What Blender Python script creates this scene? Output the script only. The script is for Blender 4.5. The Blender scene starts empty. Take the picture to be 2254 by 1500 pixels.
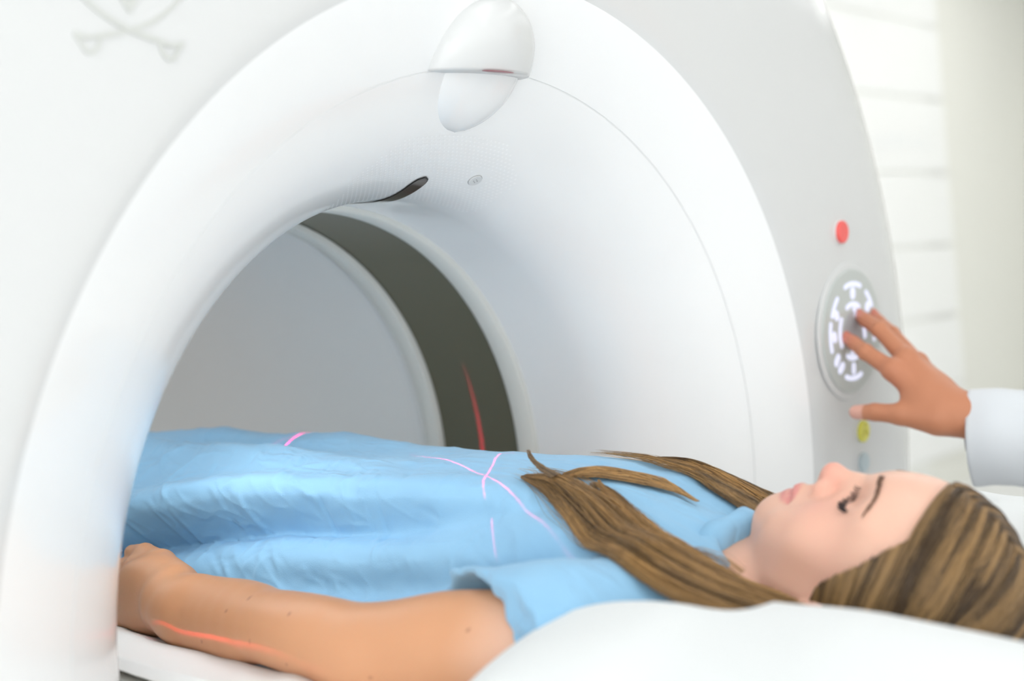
import bpy, bmesh, math, random
import numpy as np
import openvdb
from mathutils import Vector, Matrix

# ------------------------------------------------------------------ camera, world, exposure
S = bpy.context.scene
C = S.collection
PI = math.pi
TH = math.radians(50.0)                      # heading: scanner axis runs 50 degrees left of the view
PIT = math.atan((500 - 750) / 3130.0)
RL = math.radians(2.0)
fw = np.array([-math.cos(TH) * math.cos(PIT), math.sin(TH) * math.cos(PIT), math.sin(PIT)])
r0 = np.cross(fw, [0, 0, 1]); r0 /= np.linalg.norm(r0)
u0 = np.cross(r0, fw)
RT = math.cos(RL) * r0 - math.sin(RL) * u0
UP = math.sin(RL) * r0 + math.cos(RL) * u0
cam_d = bpy.data.cameras.new('camera')
cam = bpy.data.objects.new('camera', cam_d); C.objects.link(cam)
cam.matrix_world = Matrix(((RT[0], UP[0], -fw[0], 0.0),
                           (RT[1], UP[1], -fw[1], -1.031),
                           (RT[2], UP[2], -fw[2], 0.329),
                           (0, 0, 0, 1)))
cam_d.sensor_width = 36.0
cam_d.lens = 3130.0 / 2254.0 * 36.0
cam_d.clip_start = 0.02
cam_d.dof.use_dof = True
cam_d.dof.focus_distance = 1.37
cam_d.dof.aperture_fstop = 2.9
S.camera = cam

S.view_settings.view_transform = 'Standard'
S.view_settings.look = 'None'
S.view_settings.exposure = 0.08
S.view_settings.gamma = 1.0
S.view_settings.use_curve_mapping = False
S.cycles.use_denoising = True
S.cycles.use_adaptive_sampling = True
S.cycles.adaptive_threshold = 0.05
S.cycles.max_bounces = 6
S.cycles.diffuse_bounces = 4
S.cycles.glossy_bounces = 2
S.cycles.transmission_bounces = 1
S.cycles.sample_clamp_indirect = 6.0

W = bpy.data.worlds.new('world'); S.world = W
W.use_nodes = True
W.node_tree.nodes['Background'].inputs[0].default_value = (0.97, 1.0, 1.0, 1)
W.node_tree.nodes['Background'].inputs[1].default_value = 0.3

LAMP_E = 1.5          # ceiling panel emission
FILL_E = 0.55
FILL2_E = 2.05
BORE_E = 1.6
BORE2_E = 8.0
LAMP2_E = 3.9

# ------------------------------------------------------------------ materials
def srgb(r, g, b):
    def f(c):
        c /= 255.0
        return c / 12.92 if c <= 0.04045 else ((c + 0.055) / 1.055) ** 2.4
    return (f(r), f(g), f(b), 1.0)

MATS = {}
def mat(name, col, rough=0.5, spec=0.5, coat=0.0, metal=0.0, emit=None, estr=0.0, noise=None, bump=None, sss=0.0, sheen=0.0, attr=None):
    """noise=(scale, amount) small colour grain; bump=(scale, distance, strength)"""
    m = bpy.data.materials.new(name); m.use_nodes = True
    nt = m.node_tree; N = nt.nodes; L = nt.links
    p = N['Principled BSDF']
    p.inputs['Base Color'].default_value = col
    p.inputs['Roughness'].default_value = rough
    p.inputs['Metallic'].default_value = metal
    p.inputs['Specular IOR Level'].default_value = spec
    p.inputs['Coat Weight'].default_value = coat
    p.inputs['Coat Roughness'].default_value = 0.08
    if sheen: p.inputs['Sheen Weight'].default_value = sheen
    if sss:
        p.inputs['Subsurface Weight'].default_value = sss
        p.inputs['Subsurface Radius'].default_value = (1.0, 0.35, 0.2)
        p.inputs['Subsurface Scale'].default_value = 0.004
    if emit:
        p.inputs['Emission Color'].default_value = emit
        p.inputs['Emission Strength'].default_value = estr
    tc = N.new('ShaderNodeTexCoord')
    src = None
    if attr:
        a = N.new('ShaderNodeVertexColor'); a.layer_name = attr
        src = a.outputs['Color']
        L.new(src, p.inputs['Base Color'])
    if noise:
        nz = N.new('ShaderNodeTexNoise'); nz.inputs['Scale'].default_value = noise[0]; nz.inputs['Detail'].default_value = 4
        L.new(tc.outputs['Object'], nz.inputs['Vector'])
        mx = N.new('ShaderNodeMix'); mx.data_type = 'RGBA'; mx.blend_type = 'MULTIPLY'
        mx.inputs[0].default_value = noise[1]
        if src: L.new(src, mx.inputs[6])
        else: mx.inputs[6].default_value = col
        L.new(nz.outputs['Fac'], mx.inputs[7])
        L.new(mx.outputs[2], p.inputs['Base Color'])
    if bump:
        nb = N.new('ShaderNodeTexNoise'); nb.inputs['Scale'].default_value = bump[0]; nb.inputs['Detail'].default_value = 5
        L.new(tc.outputs['Object'], nb.inputs['Vector'])
        b = N.new('ShaderNodeBump'); b.inputs['Distance'].default_value = bump[1]; b.inputs['Strength'].default_value = bump[2]
        L.new(nb.outputs['Fac'], b.inputs['Height'])
        L.new(b.outputs['Normal'], p.inputs['Normal'])
    MATS[name] = m
    return m

M_COVER = mat('gloss_white_cover', (0.70, 0.71, 0.708, 1), 0.22, coat=0.25)
M_FUNNEL = mat('gloss_white_funnel', (0.92, 0.93, 0.93, 1), 0.2, coat=0.35)
M_BORE = mat('satin_bore_liner', (0.80, 0.81, 0.80, 1), 0.45)
M_RING = mat('pale_ring', (0.74, 0.75, 0.71, 1), 0.4)
M_WINDOW = mat('dark_ring_window', srgb(100, 98, 80), 0.35, coat=0.15)
M_SLOT = mat('dark_smoked_window', srgb(70, 62, 60), 0.12, coat=0.5)
M_SLOTRIM = mat('black_gasket', (0.03, 0.03, 0.03, 1), 0.4)
M_DOT = mat('perforation_white', (0.97, 0.98, 0.98, 1), 0.25)
M_SEAM = mat('seam_grey', srgb(236, 238, 238), 0.4)
M_PANEL = mat('silver_grey_panel', srgb(196, 202, 199), 0.3, coat=0.2)
M_PANELC = mat('panel_center_grey', srgb(176, 180, 184), 0.3)
M_ICON = mat('lit_icon', (0.35, 0.36, 0.45, 1), 0.4, emit=(0.80, 0.82, 1.0, 1), estr=0.75)
M_RED = mat('red_button', srgb(244, 96, 92), 0.35, coat=0.3)
M_YEL = mat('yellow_button', srgb(226, 222, 84), 0.35, coat=0.3)
M_YEL2 = mat('yellow_mark', srgb(196, 188, 40), 0.4)
M_BLU = mat('grey_blue_button', srgb(186, 202, 208), 0.35, coat=0.3)
M_MARK = mat('faint_emblem_print', srgb(206, 208, 204), 0.4)
M_KNOB = mat('knob_white', (0.72, 0.73, 0.73, 1), 0.25)
M_KNOBRIM = mat('knob_gap', srgb(140, 142, 142), 0.4)
M_WALLW = mat('white_wall_plank', srgb(252, 253, 252), 0.6, noise=(2.0, 0.02))
M_WALLC = mat('cream_wall_paint', srgb(243, 243, 236), 0.7, noise=(1.5, 0.03))
M_GAP = mat('plank_gap', srgb(243, 244, 239), 0.7)
M_LETTER = mat('faint_letter', srgb(244, 246, 246), 0.6)
M_FLOOR = mat('pale_vinyl_floor', srgb(243, 244, 244), 0.35, noise=(6.0, 0.06))
M_CEIL = mat('white_ceiling', (0.85, 0.85, 0.85, 1), 0.8)
M_LAMP = mat('lamp_diffuser', (0.9, 0.9, 0.9, 1), 0.5, emit=(1.0, 1.0, 0.985, 1), estr=LAMP_E)
M_FRAME = mat('lamp_frame', (0.8, 0.8, 0.8, 1), 0.4)
M_SHEET = mat('white_cotton', srgb(240, 240, 238), 0.85, bump=(900, 0.0004, 0.3), sheen=0.1)
M_PILLOW = mat('white_pillow_cotton', srgb(232, 235, 235), 0.85, bump=(1100, 0.0003, 0.2), sheen=0.1)
M_PAD = mat('grey_table_pad', srgb(196, 196, 188), 0.5)
M_TABLE = mat('dark_carbon_cradle', srgb(52, 56, 60), 0.4)
M_COAT = mat('white_coat_cotton', srgb(226, 230, 234), 0.85, bump=(700, 0.0004, 0.3), sheen=0.1)
M_SLEEVESHADE = mat('dark_sleeve_shade', srgb(62, 38, 44), 0.8)
M_SKIN = mat('patient_skin', (0.8, 0.5, 0.4, 1), 0.42, spec=0.35, sss=0.12, attr='tint', bump=(420, 0.0004, 0.25))
M_SKIN2 = mat('operator_skin', (0.6, 0.35, 0.25, 1), 0.5, spec=0.4, sss=0.0, attr='tint', bump=(380, 0.0005, 0.3))
M_LASH = mat('dark_lash', srgb(38, 28, 34), 0.6)
M_BROW = mat('brown_brow', srgb(110, 78, 60), 0.7)
M_SCALP = mat('hair_underlayer', srgb(84, 66, 46), 0.75)
M_OPHAIR = mat('operator_dark_hair', srgb(48, 36, 30), 0.6)
M_TROUSER = mat('grey_trousers', srgb(120, 126, 134), 0.8)
M_SHOE = mat('shoe_white', srgb(230, 230, 230), 0.5)

def gown_material():
    m = bpy.data.materials.new('light_blue_gown_cloth'); m.use_nodes = True
    nt = m.node_tree; N = nt.nodes; L = nt.links; p = N['Principled BSDF']
    p.inputs['Roughness'].default_value = 0.75
    p.inputs['Specular IOR Level'].default_value = 0.25
    p.inputs['Sheen Weight'].default_value = 0.15
    tc = N.new('ShaderNodeTexCoord')
    base = srgb(139, 190, 226)
    nz = N.new('ShaderNodeTexNoise'); nz.inputs['Scale'].default_value = 14; nz.inputs['Detail'].default_value = 3
    L.new(tc.outputs['Object'], nz.inputs['Vector'])
    mx = N.new('ShaderNodeMix'); mx.data_type = 'RGBA'
    mx.inputs[6].default_value = srgb(141, 190, 225); mx.inputs[7].default_value = srgb(154, 201, 232)
    L.new(nz.outputs['Fac'], mx.inputs[0]); L.new(mx.outputs[2], p.inputs['Base Color'])
    # crinkles: stretched ridged noise + fine weave
    mp = N.new('ShaderNodeMapping'); mp.inputs['Rotation'].default_value = (0, 0, 0.7); mp.inputs['Scale'].default_value = (1.0, 2.6, 1.3)
    L.new(tc.outputs['Object'], mp.inputs['Vector'])
    n1 = N.new('ShaderNodeTexNoise'); n1.noise_type = 'RIDGED_MULTIFRACTAL' if hasattr(n1, 'noise_type') else n1.noise_type
    n1.inputs['Scale'].default_value = 24; n1.inputs['Detail'].default_value = 3; n1.inputs['Distortion'].default_value = 0.6
    L.new(mp.outputs['Vector'], n1.inputs['Vector'])
    b1 = N.new('ShaderNodeBump'); b1.inputs['Distance'].default_value = 0.006; b1.inputs['Strength'].default_value = 0.5
    L.new(n1.outputs['Fac'], b1.inputs['Height'])
    n2 = N.new('ShaderNodeTexNoise'); n2.inputs['Scale'].default_value = 700; n2.inputs['Detail'].default_value = 2
    L.new(tc.outputs['Object'], n2.inputs['Vector'])
    b2 = N.new('ShaderNodeBump'); b2.inputs['Distance'].default_value = 0.0005; b2.inputs['Strength'].default_value = 0.35
    L.new(n2.outputs['Fac'], b2.inputs['Height']); L.new(b1.outputs['Normal'], b2.inputs['Normal'])
    L.new(b2.outputs['Normal'], p.inputs['Normal'])
    return m
M_GOWN = gown_material()

def hair_material(name, dark, light):
    m = bpy.data.materials.new(name); m.use_nodes = True
    nt = m.node_tree; N = nt.nodes; L = nt.links; p = N['Principled BSDF']
    p.inputs['Roughness'].default_value = 0.38
    p.inputs['Specular IOR Level'].default_value = 0.5
    hi = N.new('ShaderNodeHairInfo')
    at = N.new('ShaderNodeAttribute'); at.attribute_name = 'tone'
    cr = N.new('ShaderNodeValToRGB')
    cr.color_ramp.elements[0].color = dark; cr.color_ramp.elements[0].position = 0.1
    cr.color_ramp.elements[1].color = light; cr.color_ramp.elements[1].position = 0.95
    L.new(at.outputs['Fac'], cr.inputs['Fac'])
    L.new(cr.outputs['Color'], p.inputs['Base Color'])
    return m
M_HAIR = hair_material('brown_hair_strands', srgb(62, 46, 30), srgb(176, 140, 92))
M_HAIR2 = hair_material('honey_hair_strands', srgb(70, 50, 28), srgb(208, 162, 100))

# ------------------------------------------------------------------ helpers
def link(name, me, m=None, parent=None):
    o = bpy.data.objects.new(name, me); C.objects.link(o)
    if m is not None and hasattr(me, 'materials'): me.materials.append(m)
    if parent is not None: o.parent = parent; 
    return o

def tag(o, label=None, cat=None, group=None, kind=None):
    if label: o['label'] = label
    if cat: o['category'] = cat
    if group: o['group'] = group
    if kind: o['kind'] = kind
    return o

def empty(name, loc=(0, 0, 0)):
    o = bpy.data.objects.new(name, None); C.objects.link(o); o.location = loc
    o.empty_display_size = 0.05
    return o

def child(o, parent):
    o.parent = parent
    o.matrix_parent_inverse = Matrix.Translation(-Vector(parent.location)) if parent.type == 'EMPTY' and parent.parent is None else Matrix.Identity(4)
    return o

def meshobj(name, verts, faces, m, parent=None, smooth=True, rootloc=None):
    me = bpy.data.meshes.new(name)
    v = np.asarray(verts, float)
    if rootloc is not None: v = v - np.asarray(rootloc)
    me.from_pydata(v.tolist(), [], [tuple(f) for f in faces])
    if smooth: me.polygons.foreach_set('use_smooth', [True] * len(me.polygons))
    me.update()
    return link(name, me, m, parent)

def bmobj(name, bm, m, parent=None, smooth=False):
    me = bpy.data.meshes.new(name)
    bmesh.ops.recalc_face_normals(bm, faces=bm.faces)
    bm.to_mesh(me); bm.free()
    if smooth: me.polygons.foreach_set('use_smooth', [True] * len(me.polygons))
    return link(name, me, m, parent)

def box_bm(x0, x1, y0, y1, z0, z1, bev=0.0, seg=2):
    bm = bmesh.new()
    bmesh.ops.create_cube(bm, size=1.0, matrix=Matrix.Translation(((x0 + x1) / 2, (y0 + y1) / 2, (z0 + z1) / 2)) @ Matrix.Diagonal((x1 - x0, y1 - y0, z1 - z0, 1)))
    if bev: bmesh.ops.bevel(bm, geom=bm.edges[:], offset=bev, segments=seg, affect='EDGES', profile=0.5)
    return bm

def catmull(pts, n):
    P = np.asarray(pts, float)
    P = np.vstack([2 * P[0] - P[1], P, 2 * P[-1] - P[-2]])
    out = []
    segs = len(P) - 3
    ts = np.linspace(0, segs - 1e-9, n)
    for t in ts:
        i = int(t); f = t - i
        a, b, c, d = P[i:i + 4]
        out.append(0.5 * ((2 * b) + (-a + c) * f + (2 * a - 5 * b + 4 * c - d) * f * f + (-a + 3 * b - 3 * c + d) * f ** 3))
    return np.array(out)

def revolve(name, prof, m, parent=None, nseg=192, ph0=0.0, ph1=2 * PI, smooth=True):
    """prof: list of (x, r); axis = world X through y=z=0"""
    prof = np.asarray(prof, float)
    full = abs((ph1 - ph0) - 2 * PI) < 1e-6
    k = nseg if full else nseg + 1
    ph = ph0 + (ph1 - ph0) * np.arange(k) / nseg
    V = []
    for x, r in prof:
        for a in ph: V.append((x, r * math.sin(a), r * math.cos(a)))
    F = []
    for i in range(len(prof) - 1):
        for j in range(nseg):
            a = i * k + j; b = i * k + (j + 1) % k
            F.append((a, b, b + k, a + k))
    return meshobj(name, V, F, m, parent, smooth)

# value noise, vectorised
_rng = np.random.RandomState(7)
_tab = _rng.rand(4096).astype(np.float32)
def vnoise(x, y, z):
    xi = np.floor(x).astype(np.int64); yi = np.floor(y).astype(np.int64); zi = np.floor(z).astype(np.int64)
    fx = x - xi; fy = y - yi; fz = z - zi
    fx = fx * fx * (3 - 2 * fx); fy = fy * fy * (3 - 2 * fy); fz = fz * fz * (3 - 2 * fz)
    def h(a, b, c): return _tab[(a * 73856093 ^ b * 19349663 ^ c * 83492791) & 4095]
    r = 0
    for dx in (0, 1):
        wx = fx if dx else 1 - fx
        for dy in (0, 1):
            wy = fy if dy else 1 - fy
            for dz in (0, 1):
                wz = fz if dz else 1 - fz
                r = r + wx * wy * wz * h(xi + dx, yi + dy, zi + dz)
    return r * 2 - 1
def sstep(a, b, x):
    t = np.clip((x - a) / (b - a), 0, 1); return t * t * (3 - 2 * t)

# ---- voxel sculpting: one continuous surface out of smooth unions
class Sculpt:
    def __init__(s, lo, hi, h):
        s.lo = np.array(lo, float); s.h = h
        s.n = np.ceil((np.array(hi) - s.lo) / h).astype(int) + 1
        s.D = np.full(s.n, 0.05, np.float32)
    def _sub(s, lo, hi, pad):
        a = np.clip(((np.array(lo) - pad - s.lo) / s.h).astype(int), 0, s.n - 1)
        b = np.clip(((np.array(hi) + pad - s.lo) / s.h).astype(int) + 2, 1, s.n)
        sl = tuple(slice(a[i], b[i]) for i in range(3))
        ax = [(s.lo[i] + s.h * np.arange(a[i], b[i])).astype(np.float32) for i in range(3)]
        return sl, np.meshgrid(*ax, indexing='ij', sparse=True)
    def op(s, fn, lo, hi, k=0.01, mode='add'):
        pad = k * 1.5 + 4 * s.h
        sl, (x, y, z) = s._sub(lo, hi, pad)
        v = fn(x, y, z).astype(np.float32); d = s.D[sl]
        if mode == 'add':
            if k > 0:
                t = np.clip(0.5 + 0.5 * (d - v) / k, 0, 1)
                s.D[sl] = d * (1 - t) + v * t - k * t * (1 - t)
            else: s.D[sl] = np.minimum(d, v)
        else:
            v = -v
            if k > 0:
                t = np.clip(0.5 - 0.5 * (d - v) / k, 0, 1)
                s.D[sl] = d * (1 - t) + v * t + k * t * (1 - t)
            else: s.D[sl] = np.maximum(d, v)
    def cap(s, a, b, ra, rb=None, k=0.01, mode='add', flat=None):
        rb = ra if rb is None else rb
        a = np.array(a, float); b = np.array(b, float); ab = b - a; L2 = max(float(ab @ ab), 1e-9); rm = max(ra, rb)
        def fn(x, y, z):
            t = np.clip(((x - a[0]) * ab[0] + (y - a[1]) * ab[1] + (z - a[2]) * ab[2]) / L2, 0, 1)
            return np.sqrt((x - a[0] - ab[0] * t) ** 2 + (y - a[1] - ab[1] * t) ** 2 + (z - a[2] - ab[2] * t) ** 2) - (ra + (rb - ra) * t)
        s.op(fn, np.minimum(a, b) - rm, np.maximum(a, b) + rm, k, mode)
    def ell(s, c, r, k=0.01, mode='add', R=None):
        c = np.array(c, float); r = np.array(r, float); m = r.min(); rb = r.max()
        def fn(x, y, z):
            dx, dy, dz = x - c[0], y - c[1], z - c[2]
            if R is not None:
                dx, dy, dz = (R[0][0] * dx + R[0][1] * dy + R[0][2] * dz, R[1][0] * dx + R[1][1] * dy + R[1][2] * dz, R[2][0] * dx + R[2][1] * dy + R[2][2] * dz)
            k0 = np.sqrt((dx / r[0]) ** 2 + (dy / r[1]) ** 2 + (dz / r[2]) ** 2)
            k1 = np.sqrt((dx / r[0] ** 2) ** 2 + (dy / r[1] ** 2) ** 2 + (dz / r[2] ** 2) ** 2) + 1e-6
            return k0 * (k0 - 1) / k1
        rr = r if R is None else np.array([rb] * 3)
        s.op(fn, c - rr, c + rr, k, mode)
    def mesh(s, smooth=2):
        D = s.D
        g = openvdb.FloatGrid(background=0.05)
        g.copyFromArray(D)
        pts, tri, quad = g.convertToPolygons(0.0, 0.0)
        P = pts * s.h + s.lo
        F = [tuple(q[::-1]) for q in quad.tolist()] + [tuple(t[::-1]) for t in tri.tolist()]
        return P, quad, tri

def npmesh(name, P, quad, tri, m, parent=None, flip=False):
    me = bpy.data.meshes.new(name)
    nq, ntr = len(quad), len(tri)
    me.vertices.add(len(P)); me.vertices.foreach_set('co', P.astype(np.float32).ravel())
    me.loops.add(nq * 4 + ntr * 3)
    li = np.concatenate([(quad if flip else quad[:, ::-1]).ravel(), (tri if flip else tri[:, ::-1]).ravel()]) if ntr else (quad if flip else quad[:, ::-1]).ravel()
    me.loops.foreach_set('vertex_index', li.astype(np.int32))
    me.polygons.add(nq + ntr)
    ls = np.concatenate([np.arange(nq) * 4, nq * 4 + np.arange(ntr) * 3]).astype(np.int32)
    me.polygons.foreach_set('loop_start', ls)
    me.polygons.foreach_set('use_smooth', np.ones(nq + ntr, bool))
    me.update(calc_edges=True)
    o = link(name, me, m, parent)
    return o

def lap_smooth(P, quad, tri, it=2, lam=0.5):
    e = [quad[:, [0, 1]], quad[:, [1, 2]], quad[:, [2, 3]], quad[:, [3, 0]]]
    if len(tri): e += [tri[:, [0, 1]], tri[:, [1, 2]], tri[:, [2, 0]]]
    e = np.vstack(e).astype(np.int64); e = np.vstack([e, e[:, ::-1]])
    n = len(P); cnt = np.bincount(e[:, 0], minlength=n)[:, None]
    for _ in range(it):
        acc = np.stack([np.bincount(e[:, 0], weights=P[e[:, 1], i], minlength=n) for i in range(3)], 1)
        P = P + lam * (acc / np.maximum(cnt, 1) - P)
    return P

def vnormals(P, quad, tri):
    n = np.zeros_like(P, dtype=float)
    fs = np.cross(P[quad[:, 2]] - P[quad[:, 0]], P[quad[:, 3]] - P[quad[:, 1]])
    for i in range(4):
        for c in range(3): n[:, c] += np.bincount(quad[:, i], weights=fs[:, c], minlength=len(P))
    n /= (np.linalg.norm(n, axis=1, keepdims=True) + 1e-12)
    return n

def drop_small(P, quad, tri):
    """keep only the largest connected shell"""
    n = len(P); lab = np.arange(n)
    e = [quad[:, [0, 1]], quad[:, [1, 2]], quad[:, [2, 3]]]
    if len(tri): e += [tri[:, [0, 1]], tri[:, [1, 2]]]
    e = np.vstack(e).astype(np.int64)
    while True:
        m = np.minimum(lab[e[:, 0]], lab[e[:, 1]]); old = lab.copy()
        np.minimum.at(lab, e[:, 0], m); np.minimum.at(lab, e[:, 1], m)
        lab = lab[lab]
        lab = lab[lab]
        if (lab == old).all(): break
    big = np.bincount(lab, minlength=n).argmax(); keep = lab == big
    idx = np.cumsum(keep) - 1
    quad = idx[quad[keep[quad[:, 0]]]]
    tri = idx[tri[keep[tri[:, 0]]]] if len(tri) else tri
    return P[keep], quad, tri

def set_tint(o, cols):
    me = o.data
    a = me.color_attributes.new('tint', 'FLOAT_COLOR', 'POINT')
    c = np.ones((len(me.vertices), 4), np.float32); c[:, :3] = cols
    a.data.foreach_set('color', c.ravel())

# ------------------------------------------------------------------ room
FL, CE = -1.0, 1.75
X0, X1, Y0, Y1 = -2.75, 3.2, -3.0, 6.6
def wall(name, x0, x1, y0, y1, z0, z1, m):
    return tag(bmobj(name, box_bm(x0, x1, y0, y1, z0, z1), m), kind='structure')
wall('floor', X0, X1, Y0, Y1, FL - 0.1, FL, M_FLOOR)
wall('ceiling', X0, X1, Y0, Y1, CE, CE + 0.1, M_CEIL)
wb = wall('wall_back', X0 - 0.1, X0, Y0, Y1, FL, CE, M_WALLC)
wall('wall_right', X0, X1, Y1, Y1 + 0.1, FL, CE, M_WALLC)
wall('wall_left', X0, X1, Y0 - 0.1, Y0, FL, CE, M_WALLC)
wall('wall_front', X1, X1 + 0.1, Y0, Y1, FL, CE, M_WALLC)
# added glowing panels on the unseen front and left walls, as soft fill light
M_FILL = mat('glowing_fill_pane', (0.9, 0.9, 0.9, 1), 0.6, emit=(0.97, 0.99, 1.0, 1), estr=FILL_E)
M_FILL2 = mat('glowing_fill_pane_left', (0.9, 0.9, 0.9, 1), 0.6, emit=(0.97, 0.99, 1.0, 1), estr=FILL2_E)
def fill_panel(name, axis, c, a0, a1, z0, z1, sgn, M_FILL=M_FILL):
    o = empty(name, (0, 0, 0)); tag(o, kind='structure')
    n = 3
    for i in range(n):
        u0 = a0 + (a1 - a0) * i / n + 0.03; u1 = a0 + (a1 - a0) * (i + 1) / n - 0.03
        b = (min(c, c + sgn * 0.012), max(c, c + sgn * 0.012))
        bm = box_bm(b[0], b[1], u0, u1, z0 + 0.03, z1 - 0.03) if axis == 'x' else box_bm(u0, u1, b[0], b[1], z0 + 0.03, z1 - 0.03)
        bmobj('fill_pane', bm, M_FILL, o)
        b = (min(c, c + sgn * 0.02), max(c, c + sgn * 0.02))
        bm = bmesh.new()
        for (p0, p1, q0, q1) in ((u0 - 0.03, u1 + 0.03, z0, z0 + 0.03), (u0 - 0.03, u1 + 0.03, z1 - 0.03, z1), (u0 - 0.03, u0, z0 + 0.03, z1 - 0.03), (u1, u1 + 0.03, z0 + 0.03, z1 - 0.03)):
            t_ = box_bm(b[0], b[1], p0, p1, q0, q1) if axis == 'x' else box_bm(p0, p1, b[0], b[1], q0, q1)
            me = bpy.data.meshes.new('tmp'); t_.to_mesh(me); t_.free(); bm.from_mesh(me); bpy.data.meshes.remove(me)
        bmobj('fill_panel_frame', bm, M_FRAME, o)
fill_panel('fill_panel_1', 'x', X1, -2.6, 4.2, -0.7, 1.45, -1)
fill_panel('fill_panel_2', 'y', Y0, -0.9, 3.0, -0.8, 1.5, 1, M_FILL2)
# planks on the back wall behind the scanner; their free end leans
PT = 0.335
bk = bmobj('plank_backing', box_bm(X0, X0 + 0.008, Y0, 5.25, FL, CE), M_GAP, wb)
z = 1.179 - 0.335 * 6
k = 0
while z < CE:
    z0, z1 = max(z + 0.007, FL), min(z + PT - 0.007, CE)
    if z1 - z0 > 0.05:
        e0 = 5.34 + (1.262 - z0) * 0.165; e1 = 5.34 + (1.262 - z1) * 0.165
        xa, xb = X0 + 0.006, X0 + 0.016
        V = [(xa, Y0, z0), (xa, e0, z0), (xa, e1, z1), (xa, Y0, z1), (xb, Y0, z0), (xb, e0, z0), (xb, e1, z1), (xb, Y0, z1)]
        F = [(0, 1, 2, 3), (4, 7, 6, 5), (0, 4, 5, 1), (1, 5, 6, 2), (2, 6, 7, 3), (3, 7, 4, 0)]
        p = meshobj('plank', V, F, M_WALLW, wb, smooth=False)
        bm = bmesh.new(); bm.from_mesh(p.data); bmesh.ops.recalc_face_normals(bm, faces=bm.faces)
        bmesh.ops.bevel(bm, geom=bm.edges[:], offset=0.003, segments=1, affect='EDGES'); bm.to_mesh(p.data); bm.free()
    z += PT

def text_mesh(name, body, size, mtx, m, parent, extrude=0.0015):
    cu = bpy.data.curves.new(name + '_c', 'FONT'); cu.body = body; cu.size = size; cu.extrude = extrude
    cu.align_x = 'CENTER'; cu.align_y = 'CENTER'
    t = bpy.data.objects.new(name + '_t', cu); C.objects.link(t)
    dg = bpy.context.evaluated_depsgraph_get()
    me = bpy.data.meshes.new_from_object(t.evaluated_get(dg))
    bpy.data.objects.remove(t); me.name = name
    me.transform(mtx)
    me.materials.clear()
    return link(name, me, m, parent)
# mirrored, washed-out word on the plank: facing +X, reading reversed
mt = Matrix(((0, 0, 1, X0 + 0.0165), (-1, 0, 0, 4.98), (0, 1, 0, 0.655), (0, 0, 0, 1)))
text_mesh('lettering', 'Con-traops', 0.14, mt, M_LETTER, wb)

# ceiling lamps
M_LAMP2 = mat('lamp_diffuser_bright', (0.9, 0.9, 0.9, 1), 0.5, emit=(1.0, 1.0, 0.985, 1), estr=LAMP2_E)
def ceiling_lamp(x, y, label, m=None):
    t = empty('ceiling_lamp', (x, y, CE)); tag(t, label, 'lamp', 'ceiling lamps' if m is None else 'bright ceiling lamps beyond the scanner')
    bm = box_bm(-0.64, 0.64, -0.34, 0.34, -0.03, 0.0, 0.004)
    bmobj('frame', bm, M_FRAME, t)
    bmobj('diffuser', box_bm(-0.6, 0.6, -0.3, 0.3, -0.034, -0.029), m or M_LAMP, t)
ROWS = ('row nearest the scanner', 'middle row', 'row by the front wall'); COLS = ('closest to the left wall', 'above the table line', 'just right of the table line', 'fourth from the left wall', 'closest to the right wall')
for i, x in enumerate((-0.3, 1.1, 2.4)):
    for j, y in enumerate((-1.9, 0.0, 1.9, 3.8, 5.4)):
        ceiling_lamp(x, y, 'flat white ceiling lamp, ' + ROWS[i] + ', ' + COLS[j])
for y, w_ in ((2.4, 'closest to its side cover'), (3.8, 'in the middle of three'), (5.2, 'closest to the right wall')): ceiling_lamp(-1.6, y, 'bright white ceiling lamp beyond the scanner, ' + w_, M_LAMP2)

# ------------------------------------------------------------------ scanner
XT, FA, FB, FR = -1.04, 0.24, 0.50, 0.36     # funnel: throat x, depth, flare, bore radius
def fl(t, ph, off=0.0):
    """point and normal on the funnel; t, ph in degrees (ph from +Z towards +Y)"""
    t = math.radians(t); ph = math.radians(ph)
    x = XT + FA * math.sin(t); r = FR + FB * (1 - math.cos(t))
    nx, nr = FB * math.sin(t), -FA * math.cos(t); l = math.hypot(nx, nr); nx /= l; nr /= l
    x += nx * off; r += nr * off
    return Vector((x, r * math.sin(ph), r * math.cos(ph))), Vector((nx, nr * math.sin(ph), nr * math.cos(ph)))
scan = empty('ct_scanner', (-1.4, 0.0, FL))
tag(scan, 'glossy white ring-shaped CT scanner with wide round bore around the patient', 'scanner')
def SC(o): return child(o, scan)
T1 = 40.0; T2 = 53.0
def ft(t): t = math.radians(t); return (XT + FA * math.sin(t), FR + FB * (1 - math.cos(t)))
prof = [(-1.128, FR), (-1.09, FR)] + [ft(t) for t in np.linspace(0, T1, 26)]
SC(revolve('bore_funnel', prof, M_FUNNEL))
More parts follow.
